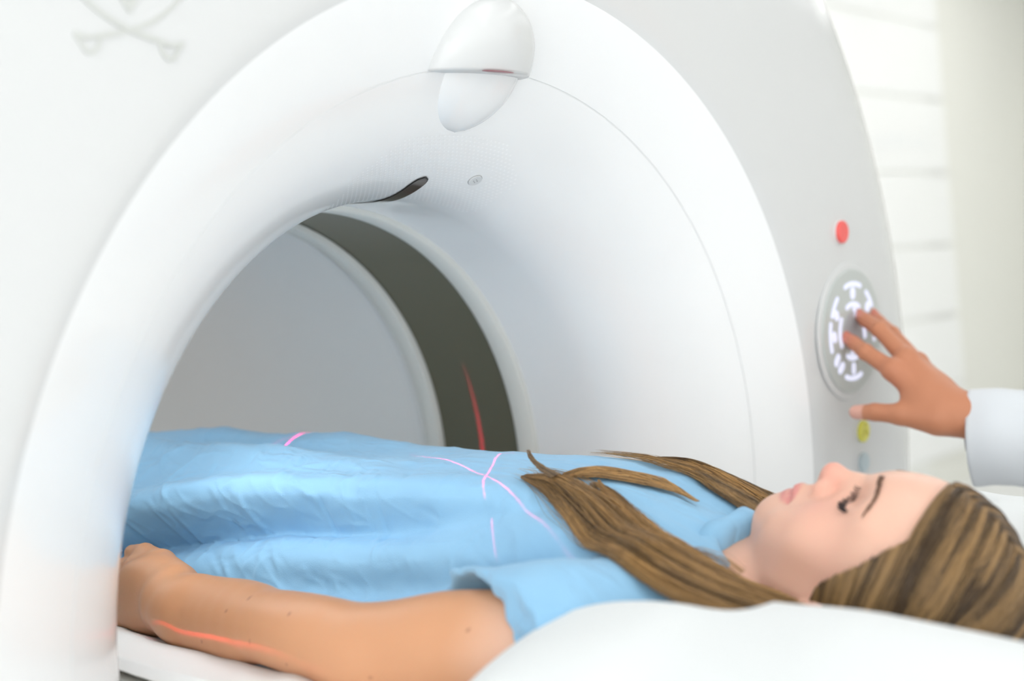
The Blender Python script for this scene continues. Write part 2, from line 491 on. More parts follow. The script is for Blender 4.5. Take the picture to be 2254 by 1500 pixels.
# hairline seam between funnel and collar
a = ft(T1); b = ft(T1 + 0.25)
SC(revolve('seam', [a, (a[0] - 0.0005, a[1] + 0.0002), (b[0] - 0.0005, b[1] + 0.0002), b], M_SEAM))
prof = [ft(t) for t in np.linspace(T1 + 0.25, T2, 14)] 
SC(revolve('funnel_collar', prof, M_FUNNEL))
fa = ft(T2)
front = [fa, (fa[0] + 0.003, fa[1] + 0.012), (-0.8430, 0.60), (-0.8415, 0.66), (-0.842, 0.74), (-0.8455, 0.80), (-0.855, 0.850), (-0.876, 0.895), (-0.912, 0.932), (-0.965, 0.965), (-1.04, 0.985), (-1.14, 0.99)]
fp = catmull(front, 70)
FRONT = fp.copy()
SC(revolve('front_cover', fp, M_COVER))
SC(revolve('side_cover', [(-1.145, 0.988), (-1.5, 0.99), (-2.0, 0.985), (-2.09, 0.95), (-2.11, 0.85), (-2.11, 0.38), (-2.09, 0.36)], M_COVER))
# bore interior
SC(revolve('bore_rim', [(-1.127, FR), (-1.1275, FR - 0.004), (-1.130, FR - 0.007), (-1.153, FR - 0.007), (-1.157, FR - 0.005), (-1.158, FR + 0.001)], M_RING))
SC(revolve('scan_window', [(-1.156, FR + 0.002), (-1.293, FR + 0.002)], M_WINDOW))
SC(revolve('bore_rim', [(-1.290, FR + 0.001), (-1.291, FR - 0.005), (-1.295, FR - 0.007), (-1.318, FR - 0.007), (-1.321, FR - 0.004), (-1.3225, FR)], M_RING))
SC(revolve('rear_bore', [(-1.322, FR), (-1.7, FR), (-2.1, FR)], M_BORE))
SC(revolve('rear_bore_seam', [(-1.333, FR - 0.0006), (-1.337, FR - 0.0006)], M_SEAM))
# added glowing strips, out of view on the near side, to brighten the bore
M_BFILL2 = mat('bore_fill_strip_front', (0.9, 0.9, 0.9, 1), 0.5, emit=(0.97, 0.99, 1.0, 1), estr=BORE2_E)
M_BFILL = mat('bore_fill_strip', (0.9, 0.9, 0.9, 1), 0.5, emit=(0.97, 0.99, 1.0, 1), estr=BORE_E)
SC(revolve('bore_fill_light', [(-1.05, FR - 0.002), (-1.12, FR - 0.002)], M_BFILL2, nseg=24, ph0=math.radians(-66), ph1=math.radians(-26)))
for a0 in (-62, ):
    SC(revolve('bore_fill_light', [(-1.36, FR - 0.002), (-2.02, FR - 0.002)], M_BFILL, nseg=16, ph0=math.radians(a0), ph1=math.radians(a0 + 40)))
# pedestal
bm = box_bm(-2.05, -0.98, -0.78, 0.78, FL, -0.62, 0.06, 4)
SC(bmobj('pedestal', bm, M_COVER, smooth=True))

def frame_on(P, n, up=Vector((0, 0, 1))):
    n = n.normalized(); r = up.cross(n).normalized(); u = n.cross(r).normalized()
    return Matrix(((r[0], u[0], n[0], P[0]), (r[1], u[1], n[1], P[1]), (r[2], u[2], n[2], P[2]), (0, 0, 0, 1)))

# perforated speaker field on the top of the funnel (holes far below 10 px: one piece)
V, F = [], []
rnd = random.Random(3)
for it, t in enumerate(np.linspace(6.0, 28.0, 26)):
    half = 17.5 if t < 22 else 17.5 - (t - 22) * 1.1
    rr = FR + FB * (1 - math.cos(math.radians(t)))
    step = math.degrees(0.0062 / rr)
    n = int(half / step)
    for i in range(-n, n + 1):
        ph = (i + 0.5 * (it % 2)) * step
        if abs(ph) < 1.7 and t < 18.5: continue          # laser slot
        if abs(ph - 10.5) < 2.1 and abs(t - 18) < 3.0: continue
        P, nn = fl(t, ph, 0.0002)
        Mx = frame_on(P, nn)
        b0 = len(V); R_ = 0.00115
        for k in range(6):
            q = Mx @ Vector((R_ * 1.25 * math.cos(k * PI / 3), R_ * 0.9 * math.sin(k * PI / 3), 0.00022)); V.append(q[:])
        F.append(tuple(range(b0, b0 + 6)))
o = meshobj('speaker_perforation', V, F, M_DOT, smooth=False); SC(o); tag(o, kind='stuff')

# laser slot: smoked strip running along the axis over the funnel lip
def strip(name, t0, t1, hw, off, m, x_end=None, taper=True):
    V, F = [], []
    st = []
    L0 = 40
    for i in range(L0 + 1):
        f = i / L0
        if f < 0.5: # flat throat part, x from x_end to XT
            x = x_end + (XT - x_end) * (f / 0.5); P = ('x', x)
        else:
            P = ('t', t0 + (t1 - t0) * ((f - 0.5) / 0.5))
        w = hw
        if f > 0.9: w = hw * math.sqrt(max(0, 1 - ((f - 0.9) / 0.1) ** 2))
        if f < 0.1: w = hw * math.sqrt(max(0, 1 - ((0.1 - f) / 0.1) ** 2))
        st.append((P, w))
    for (kind, v), w in st:
        for j in range(7):
            s_ = -1 + 2 * j / 6
            if kind == 'x':
                r = FR - off; ph = s_ * w / FR
                V.append((v, r * math.sin(ph), r * math.cos(ph)))
            else:
                rr = FR + FB * (1 - math.cos(math.radians(v)))
                P, _ = fl(v, math.degrees(s_ * w / rr), off); V.append(P[:])
    for i in range(len(st) - 1):
        for j in range(6):
            a = i * 7 + j; F.append((a, a + 1, a + 8, a + 7))
    return meshobj(name, V, F, m)
SC(strip('laser_slot_gasket', 0, 17.2, 0.0112, 0.0008, M_SLOTRIM, x_end=-1.115))
SC(strip('laser_slot', 0, 16.8, 0.0102, 0.0013, M_SLOT, x_end=-1.112))

# microphone button
P, nn = fl(18.0, 10.5, 0.0)
Mx = frame_on(P, nn)
def disc_bm(r, h, seg=40, bev=0.0, z0=0.0):
    bm = bmesh.new(); bmesh.ops.create_cone(bm, cap_ends=True, segments=seg, radius1=r, radius2=r, depth=h, matrix=Matrix.Translation((0, 0, z0 + h / 2)))
    if bev:
        e = [x for x in bm.edges if all(v.co.z > z0 + h - 1e-6 for v in x.verts)]
        bmesh.ops.bevel(bm, geom=e, offset=bev, segments=3, affect='EDGES', profile=0.6)
    return bm
def place(o, Mx): o.data.transform(Mx); return o
def round_button(name, Mx, r, h, m, rim_m, marks=None, parent=None):
    rim = bmobj(name + '_rim', disc_bm(r * 1.06, h * 0.25), rim_m); place(rim, Mx)
    b = bmobj(name, disc_bm(r, h, bev=h * 0.45), m, smooth=False); place(b, Mx)
    SC(b); rim.parent = b
    return b
kb = round_button('microphone_disc', Mx, 0.0075, 0.0012, M_KNOB, M_KNOBRIM)
bm = bmesh.new()
for k in range(4):
    bmesh.ops.create_cone(bm, cap_ends=True, segments=10, radius1=0.0006, radius2=0.0006, depth=0.0004, matrix=Matrix.Translation((0.0022 * math.cos(k * PI / 2), 0.0022 * math.sin(k * PI / 2), 0.0013)))
d = bmobj('microphone_hole', bm, M_KNOBRIM); place(d, Mx); d.parent = kb

# hood housing above the bore + lower laser housing
def hood():
    # loft: horizontal sections (in y) stacked from bottom z to top, protruding from the funnel along +X
    V, F = [], []
    nz, na = 26, 33
    zb, zt = 0.4715, 0.541
    for i in range(nz + 1):
        f = i / nz
        z = zb + (zt - zb) * f
        hw = 0.069 * math.sqrt(max(1 - (f ** 2.2), 0.0004))
        # funnel surface x at this z (y ~ 0)
        c = 1 - (z - FR) / FB; xs = XT + FA * math.sqrt(max(0, 1 - c * c))
        dep = 0.040 * math.sqrt(max(1 - f ** 1.6, 0.0004)) 
        for j in range(na):
            a = PI * j / (na - 1)
            V.append((xs - 0.03 + (dep + 0.03) * math.sin(a) ** 0.55, -hw * math.cos(a) - 0.015, z))
    for i in range(nz):
        for j in range(na - 1):
            a = i * na + j; F.append((a, a + 1, a + na + 1, a + na))
    F.append(tuple(range(na - 1, -1, -1)))
    return V, F
V, F = hood()
o = meshobj('laser_hood', V, F, M_COVER); SC(o)
bm = bmesh.new(); bm.from_mesh(o.data); bmesh.ops.recalc_face_normals(bm, faces=bm.faces); bm.to_mesh(o.data); bm.free()
V, F = [], []
nz, na = 26, 33
zt, zb = 0.473, 0.4215
for i in range(nz + 1):
    f = i / nz; z = zt + (zb - zt) * f
    hw = 0.058 * math.sqrt(max(1 - f ** 2.4, 0.0004))
    c = 1 - (z - FR) / FB; xs = XT + FA * math.sqrt(max(0, 1 - c * c))
    dep = 0.018 * math.sqrt(max(1 - f ** 2.5, 0.0004))
    for j in range(na):
        a = PI * j / (na - 1)
        V.append((xs - 0.03 + (dep + 0.03) * math.sin(a) ** 0.5, -hw * math.cos(a) - 0.004, z))
for i in range(nz):
    for j in range(na - 1):
        a = i * na + j; F.append((a, a + na, a + na + 1, a + 1))
o = meshobj('laser_housing', V, F, M_FUNNEL); SC(o)
# red sliver under the hood: a reddish reflection put into colour
bm = bmesh.new(); bmesh.ops.create_uvsphere(bm, u_segments=24, v_segments=8, radius=1, matrix=Matrix.Translation((-0.852, -0.022, 0.4712)) @ Matrix.Diagonal((0.006, 0.022, 0.0012, 1)))
SC(bmobj('hood_red_reflection', bm, mat('red_reflection', srgb(150, 96, 104), 0.2, coat=0.5), smooth=True))

# ---- control panel on the right of the front cover
def cover_pt(y, z, off=0.0):
    r = math.hypot(y, z)
    x = np.interp(r, FRONT[:, 1], FRONT[:, 0])
    s = (np.interp(r + 0.01, FRONT[:, 1], FRONT[:, 0]) - np.interp(r - 0.01, FRONT[:, 1], FRONT[:, 0])) / 0.02
    n = Vector((1, -s * y / r, -s * z / r)).normalized()
    return Vector((x, y, z)) + n * off, n
Pp, nP = cover_pt(0.650, 0.180)
MP = frame_on(Pp, nP)
PR = 0.080
bezel = bmobj('panel_bezel', disc_bm(PR * 1.12, 0.0022, 64, 0.0018), M_COVER, smooth=True); place(bezel, MP); SC(bezel)
panel = bmobj('control_panel', disc_bm(PR, 0.0045, 64, 0.0012), M_PANEL, smooth=False); place(panel, MP); SC(panel)
pc = bmobj('panel_hub', disc_bm(0.026, 0.0010, 40, 0.0004, 0.0045), M_PANELC); place(pc, MP); pc.parent = panel
def stroke(pts, w, m=M_ICON, z0=0.0043, h=0.0012):
    """flat rounded stroke as a thin raised solid in panel coordinates"""
    bm = bmesh.new()
    pts = [Vector((p[0], p[1], 0)) for p in pts]
    L, R = [], []
    n = len(pts)
    for i, p in enumerate(pts):
        d = (pts[min(i + 1, n - 1)] - pts[max(i - 1, 0)]).normalized(); q = Vector((-d.y, d.x, 0)) * w / 2
        L.append(p + q); R.append(p - q)
    def capp(c, d, q):
        out = []
        for k in range(1, 6):
            a = PI * k / 6
            out.append(c + q * math.cos(a) + d * (w / 2) * math.sin(a))
        return out
    d1 = (pts[-1] - pts[-2]).normalized(); d0 = (pts[0] - pts[1]).normalized()
    ring = L + capp(pts[-1], d1, L[-1] - pts[-1]) + R[::-1] + capp(pts[0], d0, R[0] - pts[0])
    f = bm.faces.new([bm.verts.new((v.x, v.y, z0)) for v in ring])
    r = bmesh.ops.extrude_face_region(bm, geom=[f])
    bmesh.ops.translate(bm, vec=(0, 0, h), verts=[e for e in r['geom'] if isinstance(e, bmesh.types.BMVert)])
    bmesh.ops.triangulate(bm, faces=[f_ for f_ in bm.faces if len(f_.verts) > 4])
    return bm
def arc(r, a0, a1, n=9):
    return [(r * math.cos(math.radians(a0 + (a1 - a0) * i / (n - 1))), r * math.sin(math.radians(a0 + (a1 - a0) * i / (n - 1)))) for i in range(n)]
def icon(parts, name='lit_icon'):
    bm = bmesh.new()
    for pts, w in parts:
        b = stroke(pts, w); me = bpy.data.meshes.new('tmp'); b.to_mesh(me); b.free(); bm.from_mesh(me); bpy.data.meshes.remove(me)
    o = bmobj(name, bm, M_ICON); place(o, MP); o.parent = panel
    return o
def polar(r, a): return (r * math.cos(math.radians(a)), r * math.sin(math.radians(a)))
SW = 0.0062
icon([(arc(0.061, 70, 110), SW), ([polar(0.051, 90), polar(0.047, 90)], 0.012)])                       # top: arc + knob
icon([(arc(0.061, 134, 158), SW), ([polar(0.052, 152), polar(0.049, 154)], 0.011)])                    # upper left
icon([(arc(0.061, 30, 52), SW), ([polar(0.052, 36), polar(0.049, 34)], 0.011)])                        # upper right
icon([(arc(0.035, 62, 118), SW), ([polar(0.028, 82), polar(0.022, 78)], 0.008)])                       # inner top
icon([(arc(0.062, 168, 200), SW), ([polar(0.052, 182), polar(0.051, 187)], 0.010)])                    # left outer
icon([(arc(0.036, 152, 208), SW)])                                                                     # left inner
icon([(arc(0.035, 242, 298), SW), ([polar(0.028, 264), polar(0.022, 268)], 0.008)])                    # inner bottom
icon([(arc(0.061, 250, 290), SW), ([polar(0.052, 270), polar(0.045, 270)], 0.009)])                    # bottom
icon([([polar(0.060, 218), polar(0.052, 216)], 0.010), ([polar(0.060, 232), polar(0.052, 234)], 0.010)])  # lower left
icon([([polar(0.056, 318), polar(0.050, 322)], 0.011)])                                                # lower right
icon([([polar(0.030, 6), polar(0.034, -14)], 0.008), ([polar(0.030, 12), polar(0.029, 6)], 0.010)])    # inner right
icon([(arc(0.061, -14, 4), SW)])                                                                       # right outer
# push buttons
for nm, (y_, z_), r_, m_ in (('stop_button', (0.627, 0.308), 0.0145, M_RED), ('marker_button', (0.678, 0.046), 0.0145, M_YEL), ('lower_button', (0.678, 0.005), 0.0130, M_BLU)):
    P_, n_ = cover_pt(y_, z_); Mb = frame_on(P_, n_)
    b = round_button(nm, Mb, r_, 0.006, m_, M_SEAM)
    if nm == 'marker_button':
        bm = bmesh.new()
        bmesh.ops.create_cone(bm, cap_ends=True, segments=20, radius1=0.0035, radius2=0.0035, depth=0.0006, matrix=Matrix.Translation((0, 0, 0.0062)))
        for k in range(3):
            a = k * 2 * PI / 3 + PI / 2
            bmesh.ops.create_cone(bm, cap_ends=True, segments=3, radius1=0.0035, radius2=0.0035, depth=0.0006, matrix=Matrix.Translation((0.0085 * math.cos(a), 0.0085 * math.sin(a), 0.0062)))
        d = bmobj('button_mark', bm, M_YEL2); place(d, Mb); d.parent = b
        b['label'] = 'yellow round button under the hand'
    if nm == 'stop_button': b['label'] = 'red round button above the lit panel'
    if nm == 'lower_button': b['label'] = 'grey-blue round button below the yellow one'

# ---- crossed sabres emblem on the near side of the front cover (y<0)
def emb_pt(u, v, off):
    # u: towards -Y (image left) , v: up ; centre on the crossing
    y = -0.429 + u * 0.56; z_ = 0.4745 + v * 0.56
    P_, n_ = cover_pt(y, z_, off); return P_
EK = [0]
def emb_stroke(pts, widths):
    EK[0] += 1; eo = 0.0009 + 0.00012 * EK[0]
    pts = np.array(pts, float); V, F = [], []
    n = len(pts)
    for i in range(n):
        d = pts[min(i + 1, n - 1)] - pts[max(i - 1, 0)]; d /= np.linalg.norm(d)
        q = np.array([-d[1], d[0]]) * widths[i] / 2
        for s_ in (1, -1):
            p = pts[i] + s_ * q
            V.append(emb_pt(p[0], p[1], eo)[:])
        for s_ in (1, -1):
            p = pts[i] + s_ * q
            V.append(emb_pt(p[0], p[1], -0.001)[:])
    for i in range(n - 1):
        a = i * 4; b = a + 4
        F += [(a, a + 1, b + 1, b), (a, b, b + 2, a + 2), (a + 1, a + 3, b + 3, b + 1)]
    F += [(0, 2, 3, 1), ((n - 1) * 4, (n - 1) * 4 + 1, (n - 1) * 4 + 3, (n - 1) * 4 + 2)]
    return V, F
emb = None
EP = []
for sx in (1, -1):
    blade = catmull([(-0.052 * sx, -0.012), (-0.03 * sx, -0.0075), (0.0, 0.0), (0.035 * sx, 0.014), (0.065 * sx, 0.034), (0.092 * sx, 0.062), (0.108 * sx, 0.092)], 24)
    EP.append(('sabre_blade', blade, np.interp(np.linspace(0, 1, 24), [0, .15, .3, .9, 1], [.005, .006, .005, .004, .0008])))
    guard = catmull([(-0.044 * sx, -0.008), (-0.046 * sx, -0.020), (-0.054 * sx, -0.030), (-0.063 * sx, -0.031), (-0.071 * sx, -0.022), (-0.078 * sx, -0.012)], 14)
    EP.append(('sabre_guard', guard, np.full(14, 0.0042)))
    grip = [(-0.044 * sx, -0.0105), (-0.060 * sx, -0.0135), (-0.081 * sx, -0.011)]
    EP.append(('sabre_grip', catmull(grip, 8), np.interp(np.linspace(0, 1, 8), [0, .7, 1], [.004, .0045, .006])))
    vv = catmull([(0.0 - 0.001 * sx, 0.022), (0.008 * sx, 0.040), (0.028 * sx, 0.085), (0.040 * sx, 0.110)], 10)
    EP.append(('letter_v', vv, np.interp(np.linspace(0, 1, 10), [0, .3, 1], [.003, .008, .013])))
Ve, Fe = [], []
for nm, pts, w in EP:
    V, F = emb_stroke(pts, np.asarray(w) * 1.25); b0 = len(Ve); Ve += V; Fe += [tuple(i + b0 for i in f) for f in F]
o = meshobj('sabre_emblem', Ve, Fe, M_MARK, smooth=False); SC(o)
bm = bmesh.new(); bm.from_mesh(o.data); bmesh.ops.recalc_face_normals(bm, faces=bm.faces); bm.to_mesh(o.data); bm.free()

# ------------------------------------------------------------------ table, pad, sheet
def cradle_z(y): return -0.088 + 0.057 * np.clip(np.abs(y) / 0.28, 0, 1.0) ** 2
tb = empty('patient_table', (-0.6, 0, FL))
tag(tb, 'scanner patient table with curved pale rail and dark underside', 'table')
def loft_x(name, x0, x1, prof_top, prof_bot, m, nx=60, dz=None, parent=None):
    """closed slab along X: top and bottom z as functions of y samples"""
    ys = prof_top[:, 0]; n = len(ys)
    xs = np.linspace(x0, x1, nx); V = []; F = []
    for x in xs:
        for i in range(n): V.append((x, ys[i], prof_top[i, 1] + (dz(x, ys[i], 1) if dz else 0)))
        for i in range(n): V.append((x, prof_bot[i, 0], prof_bot[i, 1] + (dz(x, ys[i], 0) if dz else 0)))
    k = 2 * n
    for a in range(nx - 1):
        for i in range(n - 1):
            p = a * k + i; F.append((p, p + 1, p + k + 1, p + k))
            q = a * k + n + i; F.append((q, q + k, q + k + 1, q + 1))
        p = a * k; F.append((p, p + k, p + k + n, p + n))
        p = a * k + n - 1; F.append((p, p + n, p + k + n, p + k))
    F.append(tuple(list(range(n - 1, -1, -1)) + list(range(n, 2 * n))))
    b = (nx - 1) * k
    F.append(tuple(list(range(b, b + n)) + list(range(b + 2 * n - 1, b + n - 1, -1))))
    o = meshobj(name, V, F, m)
    bm = bmesh.new(); bm.from_mesh(o.data); bmesh.ops.recalc_face_normals(bm, faces=bm.faces); bm.to_mesh(o.data); bm.free()
    return o
ys = np.linspace(-0.341, 0.341, 41)
top = np.stack([ys, cradle_z(ys) - 0.015], 1); bot = np.stack([ys * 0.98, cradle_z(ys) - 0.031], 1)
child(loft_x('cradle_rail', -2.2, 0.15, top, bot, M_PAD, 30), tb)
top2 = np.stack([ys * 0.975, cradle_z(ys) - 0.0315], 1); bot2 = np.stack([ys * 0.8, cradle_z(ys) - 0.13], 1)
child(loft_x('cradle_underside', -2.2, 0.15, top2, bot2, M_TABLE, 30), tb)
child(bmobj('column', box_bm(-0.75, 0.1, -0.2, 0.2, FL, -0.17, 0.05, 3), M_COVER, smooth=True), tb)
# mattress pad under the sheet
pad_t = np.stack([ys * 0.95, cradle_z(ys * 0.95) - 0.0055], 1); pad_b = np.stack([ys * 0.95, cradle_z(ys * 0.95) - 0.0145], 1)
o = loft_x('table_mattress', -2.15, 0.12, pad_t, pad_b, M_PAD, 20)
tag(o, 'thin mattress pad lying on the table under the white sheet', 'mattress')
# sheet: draped over the pad with wrinkles at the near edge
nxs, nys = 420, 150
gx = np.linspace(-2.12, 0.1, nxs)
s_ = np.linspace(-1, 1, nys)
GX, GS = np.meshgrid(gx, s_, indexing='ij')
yy = np.sign(GS) * np.minimum(np.abs(GS) * 0.375, 0.326 + np.maximum(0, np.abs(GS) * 0.375 - 0.326) * 0.2)
over = np.maximum(0, np.abs(GS) * 0.375 - 0.330)
zz = cradle_z(yy) - 0.001 - over * 0.16
edge = sstep(0.20, 0.33, np.abs(yy))
wr = vnoise(GX * 16 + 3.1 + yy * 22, yy * 7, GX * 0) * 0.5 + 0.6 * vnoise(GX * 34 + yy * 30, yy * 9 + 5, GX * 0 + 2) * 0.5
zz = zz + edge * 0.015 * np.maximum(wr + 0.15, 0.02 * wr) + 0.0012 * vnoise(GX * 30, yy * 30, GX * 0 + 9)
yy = yy - np.sign(GS) * edge * 0.004 * vnoise(GX * 12 + 7, GX * 0, GX * 0) * sstep(0.31, 0.33, np.abs(yy))
hem = np.abs(GS) > 0.985
zz = zz - hem * 0.0
Vt = np.stack([GX, yy, zz], -1).reshape(-1, 3)
Ft = []
for i in range(nxs - 1):
    for j in range(nys - 1):
        a = i * nys + j; Ft.append((a, a + nys, a + nys + 1, a + 1))
o = meshobj('sheet', Vt, Ft, M_SHEET)
sm = o.modifiers.new('thick', 'SOLIDIFY'); sm.thickness = 0.0015; sm.offset = -1
tag(o, 'wrinkled white cotton sheet spread over the scanner table under the patient', 'sheet')

# ------------------------------------------------------------------ pillow
nxp, nyp = 120, 120
U, Vv = np.meshgrid(np.linspace(-1, 1, nxp), np.linspace(-1, 1, nyp), indexing='ij')
# square to pillow outline
px = -0.325 + 0.352 * U * (1 - 0.03 * Vv ** 2); py = 0.0 + 0.375 * Vv * (1 - 0.04 * U ** 2)
ed = np.clip((1 - np.abs(U) ** 4.6) * (1 - np.abs(Vv) ** 3.6), 0, 1)
thick = ed ** 0.32
topz = -0.045 + 0.124 * thick
# near flank: full height; the head, neck and shoulders press it in
dent = np.exp(-(((px + 0.46) / 0.15) ** 2 + (py / 0.135) ** 2) ** 1.6)
dent = np.maximum(dent, sstep(-0.462, -0.60, px) * (1 - sstep(0.18, 0.24, np.abs(py))))
topz = topz * (1 - dent) + dent * np.minimum(topz, -0.05 + 0.0 * px)
topz = topz + 0.006 * sstep(-0.485, -0.55, px) * (1 - dent) * thick - 0.001 * np.exp(-((px + 0.47) / 0.04) ** 2) * (1 - dent) - 0.062 * sstep(-0.42, -0.14, px) + 0.0018 * vnoise(px * 16, py * 16, px * 0)
botz = np.minimum(-0.040 - 0.03 * thick, topz - 0.006)
botz = np.maximum(botz, cradle_z(py) - 0.02)
botz = np.minimum(botz, topz - 0.004)
V1 = np.stack([px, py, topz], -1).reshape(-1, 3); V2 = np.stack([px, py, botz], -1).reshape(-1, 3)
Fp = []
N1 = nxp * nyp
for i in range(nxp - 1):
    for j in range(nyp - 1):
        a = i * nyp + j
        Fp.append((a, a + nyp, a + nyp + 1, a + 1)); Fp.append((N1 + a, N1 + a + 1, N1 + a + nyp + 1, N1 + a + nyp))
def side(ids):
    for a, b in zip(ids[:-1], ids[1:]): Fp.append((a, b, b + N1, a + N1))
side([i * nyp for i in range(nxp)][::-1]); side([i * nyp + nyp - 1 for i in range(nxp)])
side([j for j in range(nyp)]); side([(nxp - 1) * nyp + j for j in range(nyp)][::-1])
o = meshobj('pillow', np.vstack([V1, V2]), Fp, M_PILLOW)
tag(o, "plump white pillow under the patient's head", 'pillow')

# ------------------------------------------------------------------ patient
GZ = -0.075
gxk = np.array([-2.0, -1.5, -1.38, -1.277, -1.168, -1.06, -0.94, -0.80, -0.75, -0.70, -0.65, -0.62, -0.60, -0.57])
gHk = np.array([0.045, 0.086, 0.099, 0.099, 0.106, 0.103, 0.107, 0.1115, 0.109, 0.099, 0.082, 0.070, 0.058, 0.03]) - GZ
gWk = np.array([0.13, 0.165, 0.172, 0.176, 0.180, 0.176, 0.166, 0.176, 0.184, 0.194, 0.198, 0.188, 0.165, 0.10])
def gown_R(x, th, grow=0.0):
    H = np.interp(x, gxk[0:], gHk) + grow; Wd = np.interp(x, gxk, gWk) + grow
    n = 2.5
    c = np.abs(np.cos(th)); s = np.abs(np.sin(th))
    return (np.power(c / Wd + 1e-6, n) + np.power(s / H + 1e-6, n)) ** (-1.0 / n)
def folds(x, th):
    """radial displacement of the cloth; th in radians, 0 = near side, pi/2 = top"""
    d = np.degrees(th)
    tc = np.interp(x, [-1.5, -1.286, -1.07, -0.85, -0.7], [22, 31, 47, 55, 60])
    dep = np.interp(x, [-1.55, -1.35, -1.2, -1.0, -0.86, -0.74], [0.050, 0.062, 0.062, 0.045, 0.020, 0.0])
    u = tc - d
    step = sstep(-3.0, 3.0, u)
    r = -dep * step * np.exp(-np.maximum(u, 0) / 11.0) + dep * 0.32 * np.exp(-((u + 7) / 6.0) ** 2)
    # two thigh ridges with a hollow between
    a = sstep(-0.90, -1.15, x)
    r = r + a * (0.007 * np.exp(-((d - 70) / 9.0) ** 2) - 0.016 * np.exp(-((d - 90) / 11.0) ** 2) + 0.004 * np.exp(-((d - 112) / 10.0) ** 2))
    # chest drape folds running from the arm pit
    b = sstep(-0.62, -0.74, x) * sstep(-1.25, -0.92, x)
    r = r + b * (-0.014 * np.exp(-((d - (28 + 40 * (x + 0.95))) / 6.0) ** 2) + 0.005 * np.exp(-((d - (19 + 60 * (x + 0.95))) / 5.0) ** 2)
                 - 0.004 * np.exp(-((d - (46 - 38 * (x + 0.80))) / 6.0) ** 2))
    return r

BS = Sculpt((-2.1, -0.33, -0.16), (-0.355, 0.33, 0.16), 0.0022)
def polar_body(grow, fold=0.0, x0=-2.05, x1=-0.575):
    def fn(x, y, z):
        rho = np.sqrt(y * y + (z - GZ) ** 2); th = np.arctan2(z - GZ, -y)
        th = np.where(z - GZ < 0, np.where(y < 0, 0.0, PI), th)
        th = th + 0 * x
        R = gown_R(x + 0 * th, th, grow)
        low = GZ - 0.004 - z
        v = rho - R
        if fold: v = v - fold * folds(x + 0 * th, th)
        return np.maximum(np.maximum(v * 0.75, low), np.maximum(x0 - x, x - x1) + 0 * v)
    return fn
# torso and thighs (under the gown), then neck, shoulders
BS.op(polar_body(-0.030, x0=-0.90, x1=-0.62), (-0.91, -0.2, -0.09), (-0.6, 0.2, 0.12), 0.0)
for sy in (-1, 1):
    BS.cap((-0.90, 0.045 * sy, -0.005), (-1.10, 0.045 * sy, -0.028), 0.060, 0.040, 0.03)
    BS.cap((-1.10, 0.045 * sy, -0.028), (-1.50, 0.055 * sy, -0.03), 0.040, 0.036, 0.03)          # thigh
    BS.cap((-1.50, 0.055 * sy, -0.03), (-1.60, 0.08 * sy, -0.015), 0.036, 0.044, 0.02)
    BS.cap((-1.58, 0.085 * sy, -0.015), (-1.90, 0.085 * sy, -0.045), 0.046, 0.030, 0.03)        # calf
    BS.cap((-1.93, 0.085 * sy, -0.05), (-1.96, 0.10 * sy, 0.05), 0.030, 0.022, 0.02)            # foot
    BS.cap((-1.96, 0.10 * sy, 0.05), (-1.985, 0.105 * sy, 0.10), 0.024, 0.016, 0.015)
    # shoulder, upper arm
    BS.ell((-0.638, 0.165 * sy, 0.01), (0.045, 0.05, 0.048), 0.03)
# near (left) arm
AS = (-0.640, -0.185, 0.006); AE = (-0.822, -0.252, -0.002); AW = (-1.052, -0.252, -0.010)
def limb(pts, n=14, k=0.006):
    """pts: (x, y, z, radius); smooth tapered limb"""
    G = catmull(pts, n)
    for p, q in zip(G[:-1], G[1:]): BS.cap(p[:3], q[:3], p[3], q[3], k)
limb([(-0.640, -0.185, 0.006, 0.044), (-0.690, -0.215, 0.006, 0.0435), (-0.740, -0.235, 0.005, 0.0415), (-0.785, -0.248, -0.001, 0.0365), (-0.825, -0.256, -0.004, 0.0335),
      (-0.870, -0.259, -0.003, 0.0335), (-0.920, -0.259, -0.003, 0.0310), (-0.980, -0.257, -0.006, 0.0268), (-1.030, -0.254, -0.009, 0.0232), (-1.060, -0.251, -0.010, 0.0220)], 26)
BS.ell((-0.815, -0.262, -0.012), (0.036, 0.026, 0.026), 0.02)                                   # elbow
limb([(-0.95, -0.250, 0.004, 0.021), (-1.00, -0.247, 0.003, 0.018), (-1.058, -0.244, 0.002, 0.0165)], 8, 0.014)
limb([(-0.95, -0.258, -0.014, 0.021), (-1.00, -0.257, -0.018, 0.018), (-1.058, -0.256, -0.021, 0.0160)], 8, 0.014)
